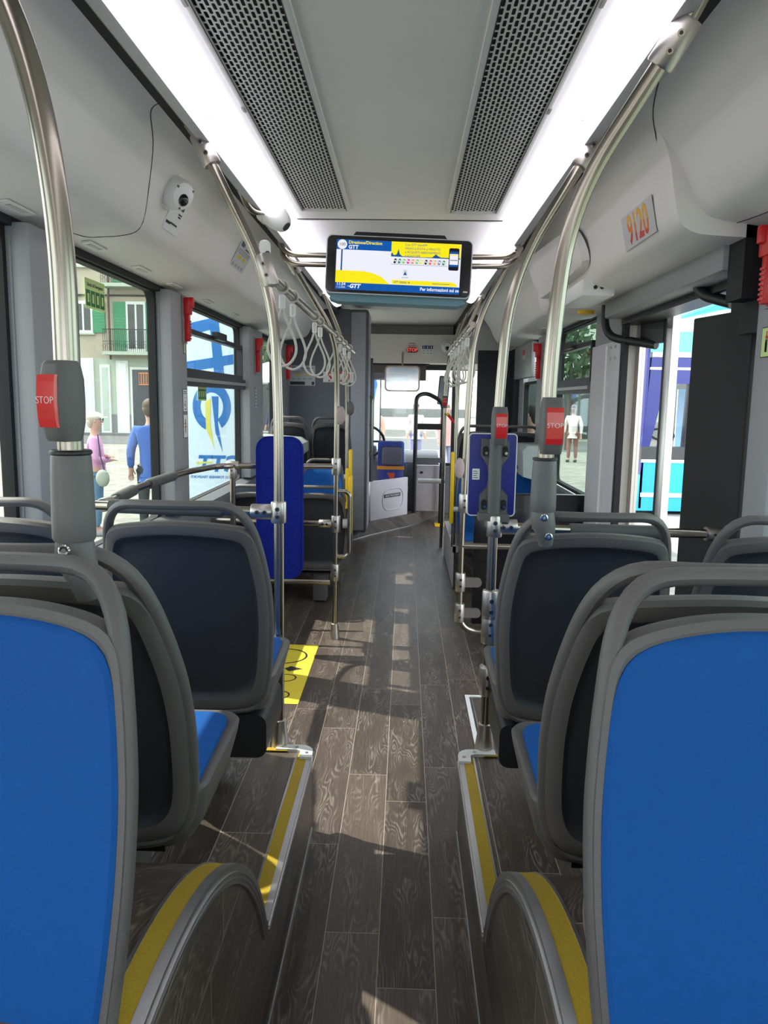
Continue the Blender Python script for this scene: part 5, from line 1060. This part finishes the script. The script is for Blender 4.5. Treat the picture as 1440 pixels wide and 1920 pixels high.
# ---- people outside
def skin_chain(name, joints, edges, m, parent, sub=2, root=0):
    me = bpy.data.meshes.new(name); me.from_pydata([j[:3] for j in joints], edges, []); me.materials.append(m)
    o = bpy.data.objects.new(name, me); COL.objects.link(o); o.parent = parent
    md = o.modifiers.new('skin', 'SKIN'); md.use_smooth_shade = True
    for i, j in enumerate(joints):
        r = j[3]; me.skin_vertices[0].data[i].radius = (r, r) if not isinstance(r, tuple) else r
    me.skin_vertices[0].data[root].use_root = True
    sb = o.modifiers.new('sub', 'SUBSURF'); sb.levels = 1; sb.render_levels = sub
    return o
def person(label, loc, rz, h, top, bottom, hair, arms, skin=(.50, .30, .22), coat=1.0, shoe=(.03, .03, .03), cap=None, glasses=False):
    k = h/1.75; t = thing('person', label, 'person', loc, rz)
    SK = mat('skin_%d' % int(skin[0]*100), skin, .55)
    a = arms     # (elbow, wrist) for left (-x) and right (+x); figure faces +Y
    J = [(0, 0, .93, .12), (0, 0, 1.10, .11), (0, .0, 1.30, .135), (0, -.01, 1.44, .07), (0, .0, 1.52, .052), (0, .02, 1.60, .078), (0, .025, 1.67, .088), (0, .01, 1.73, .055),
         (-.17, 0, 1.40, .058), (*a[0], .045), (*a[1], .030), (.17, 0, 1.40, .058), (*a[2], .045), (*a[3], .030),
         (-.10, 0, .86, .09), (-.105, .01, .48, .058), (-.11, -.02, .09, .038), (-.115, .13, .03, .03), (.10, 0, .86, .09), (.105, .02, .48, .058), (.11, -.01, .09, .038), (.115, .14, .03, .03)]
    E_ = [(0, 1), (1, 2), (2, 3), (3, 4), (4, 5), (5, 6), (6, 7), (2, 8), (8, 9), (9, 10), (2, 11), (11, 12), (12, 13), (0, 14), (14, 15), (15, 16), (16, 17), (0, 18), (18, 19), (19, 20), (20, 21)]
    for wi, ei in ((10, 9), (13, 12)):        # palm, four fingers, thumb
        w = Vector(J[wi][:3]); e = Vector(J[ei][:3]); d = (w-e).normalized(); sd = d.cross(Vector((0, 0, 1)) if abs(d.z) < .9 else Vector((0, 1, 0))).normalized()
        p = w+d*.06; J.append((*p, .028)); pi_ = len(J)-1; E_.append((wi, pi_))
        for q, (off, ln) in enumerate(((-.027, .055), (-.009, .07), (.010, .065), (.028, .05))):
            b = p+d*.03+sd*off; c = b+d*ln+Vector((0, .01, -.012)); J.append((*b, .009)); J.append((*c, .007)); n = len(J); E_ += [(pi_, n-2), (n-2, n-1)]
        b = w+d*.03+sd*.035; c = b+d*.04+sd*.02; J.append((*b, .010)); J.append((*c, .008)); n = len(J); E_ += [(wi, n-2), (n-2, n-1)]
    J = [(x*k, y*k, z*k, r*k) for x, y, z, r in J]
    skin_chain('body', J, E_, SK, t)
    m_ = MB(); m_.sph((0, .112*k, 1.655*k), .016*k, SK, (.8, 1, 1.2), 8)
    for sx_ in (-1, 1): m_.sph((sx_*.033*k, .105*k, 1.685*k), .010*k, KPRINT, (1, .6, .6), 8); m_.sph((sx_*.086*k, .015*k, 1.665*k), .02*k, SK, (.4, .8, 1.3), 8)
    m_.box(-.025*k, .025*k, .100*k, .108*k, 1.612*k, 1.620*k, mat('lips', (.35, .10, .09), .5)); m_.build('face', SK, t)
    HM = mat('hair_%d' % int(hair[0]*1000), hair, .7); m_ = MB(); m_.sph((0, -.012*k, 1.705*k), .098*k, HM, (.95, 1.05, .92), 16); m_.sph((0, -.05*k, 1.65*k), .085*k, HM, (1, .7, 1.1), 12); m_.build('hair', HM, t)
    if cap: CM = mat('cap_white', cap, .7); m_ = MB(); m_.sph((0, .0, 1.735*k), .102*k, CM, (1, 1.08, .62), 16); m_.box(-.07*k, .07*k, .08*k, .18*k, 1.715*k, 1.725*k, CM, bev=.004); m_.build('cap', CM, t)
    if glasses: m_ = MB(); [m_.tube([(sx_*.035*k+.024*k*math.cos(q), .121*k, 1.685*k+.018*k*math.sin(q)) for q in [2*PI*i/12 for i in range(12)]], .003*k, BLACK, 5, closed=True) for sx_ in (-1, 1)]; m_.build('glasses', BLACK, t)
    TM = mat('cloth_%d%d%d' % tuple(int(c*100) for c in top), top, .85, bump=.3, bs=60)
    JT = [(0, 0, .90, .150*coat), (0, 0, 1.08, .140*coat), (0, 0, 1.30, .158), (0, -.005, 1.43, .085), (0, 0, 1.485, .060), (-.18, 0, 1.39, .074), (*a[0], .060), (*[a[0][i]+(a[1][i]-a[0][i])*.92 for i in range(3)], .044), (.18, 0, 1.39, .074), (*a[2], .060), (*[a[2][i]+(a[3][i]-a[2][i])*.92 for i in range(3)], .044), (0, 0, .80, .145*coat)]
    skin_chain('jacket', [(x*k, y*k, z*k, r*k) for x, y, z, r in JT], [(0, 1), (1, 2), (2, 3), (3, 4), (2, 5), (5, 6), (6, 7), (2, 8), (8, 9), (9, 10), (0, 11)], TM, t)
    BM = mat('cloth_%d%d%d' % tuple(int(c*100) for c in bottom), bottom, .85)
    JB = [(0, 0, .90, .125), (-.10, 0, .84, .100), (-.105, .01, .48, .070), (-.11, -.02, .11, .055), (.10, 0, .84, .100), (.105, .02, .48, .070), (.11, -.01, .11, .055)]
    skin_chain('trousers', [(x*k, y*k, z*k, r*k) for x, y, z, r in JB], [(0, 1), (1, 2), (2, 3), (0, 4), (4, 5), (5, 6)], BM, t)
    SM = mat('shoe_%d' % int(shoe[0]*100), shoe, .6)
    for sx_ in (-1, 1): MB().box((sx_*.115-.045)*k, (sx_*.115+.045)*k, -.07*k, .19*k, 0, .085*k, SM, bev=.03*k).build('shoe', SM, t)
    return t
cross = ((-.25, .02, 1.12), (.03, .17, 1.15), (.25, .02, 1.12), (-.03, .19, 1.10)); down = ((-.25, -.02, 1.12), (-.26, .08, .88), (.25, -.02, 1.12), (.26, .08, .88))
phone = ((-.24, .05, 1.12), (-.12, .28, 1.20), (.24, .05, 1.12), (.10, .28, 1.22))
pw_ = person('older person in pink jacket and white cap, arms crossed, seen through the first left window', (-3.95, 9.9, G0), R(-75), 1.56, (.62, .32, .50), (.10, .20, .30), (.45, .40, .33), cross, cap=(.75, .72, .62), glasses=True, shoe=(.3, .3, .3))
m_ = MB().tube([(-3.84, 9.72, .98), (-3.78, 9.64, .70), (-3.72, 9.60, .52)], .008, BLACK, 6); m_.sph((-3.74, 9.58, .44), .10, mat('bag_grey', (.28, .32, .27), .7), (.9, .5, 1.1), 12); tag(m_.build('handbag', MATS['bag_grey']), 'grey-green handbag at the side of the person in pink', 'bag')
person('person in a royal blue jacket with their back turned, beside the red hammer pillar', (-3.19, 9.8, G0), R(15), 1.74, (.05, .13, .42), (.03, .04, .04), (.10, .07, .045), down, coat=1.05)
person('dark-haired person half hidden behind the blue-jacketed person outside', (-3.12, 10.8, G0), R(40), 1.70, (.04, .10, .32), (.04, .04, .05), (.03, .02, .018), down, skin=(.42, .25, .18))
person('person in navy holding a phone, between the pillar and the banner', (-2.78, 9.3, G0), R(-60), 1.72, (.02, .035, .14), (.02, .03, .08), (.05, .035, .025), phone)
person('dark-haired person seen through the far right window', (1.55, 9.3, G0), R(60), 1.74, (.03, .05, .16), (.03, .03, .05), (.015, .012, .010), down, skin=(.48, .27, .19))
person('distant person in pale clothes beyond the right hopper window', (5.2, 24, G0), R(160), 1.72, (.80, .68, .66), (.30, .12, .10), (.20, .15, .1), down)
person('distant person in navy seen past the second left pillar', (-4.35, 26, G0), R(160), 1.75, (.03, .04, .15), (.45, .42, .36), (.05, .04, .03), down)
for i, (x, y, c, l) in enumerate(((-.75, 20, (.7, .35, .25), 'distant person in a rust top ahead of the bus, behind the column'), (.35, 22, (.75, .6, .55), 'distant person in a pale peach top ahead through the windscreen'), (1.05, 19, (.65, .30, .28), 'distant person in a red top right of the dark tube gate'))):
    person(l, (x, y, G0), R(170+20*i), 1.7, c, (.25, .25, .4), (.15, .1, .08), down)
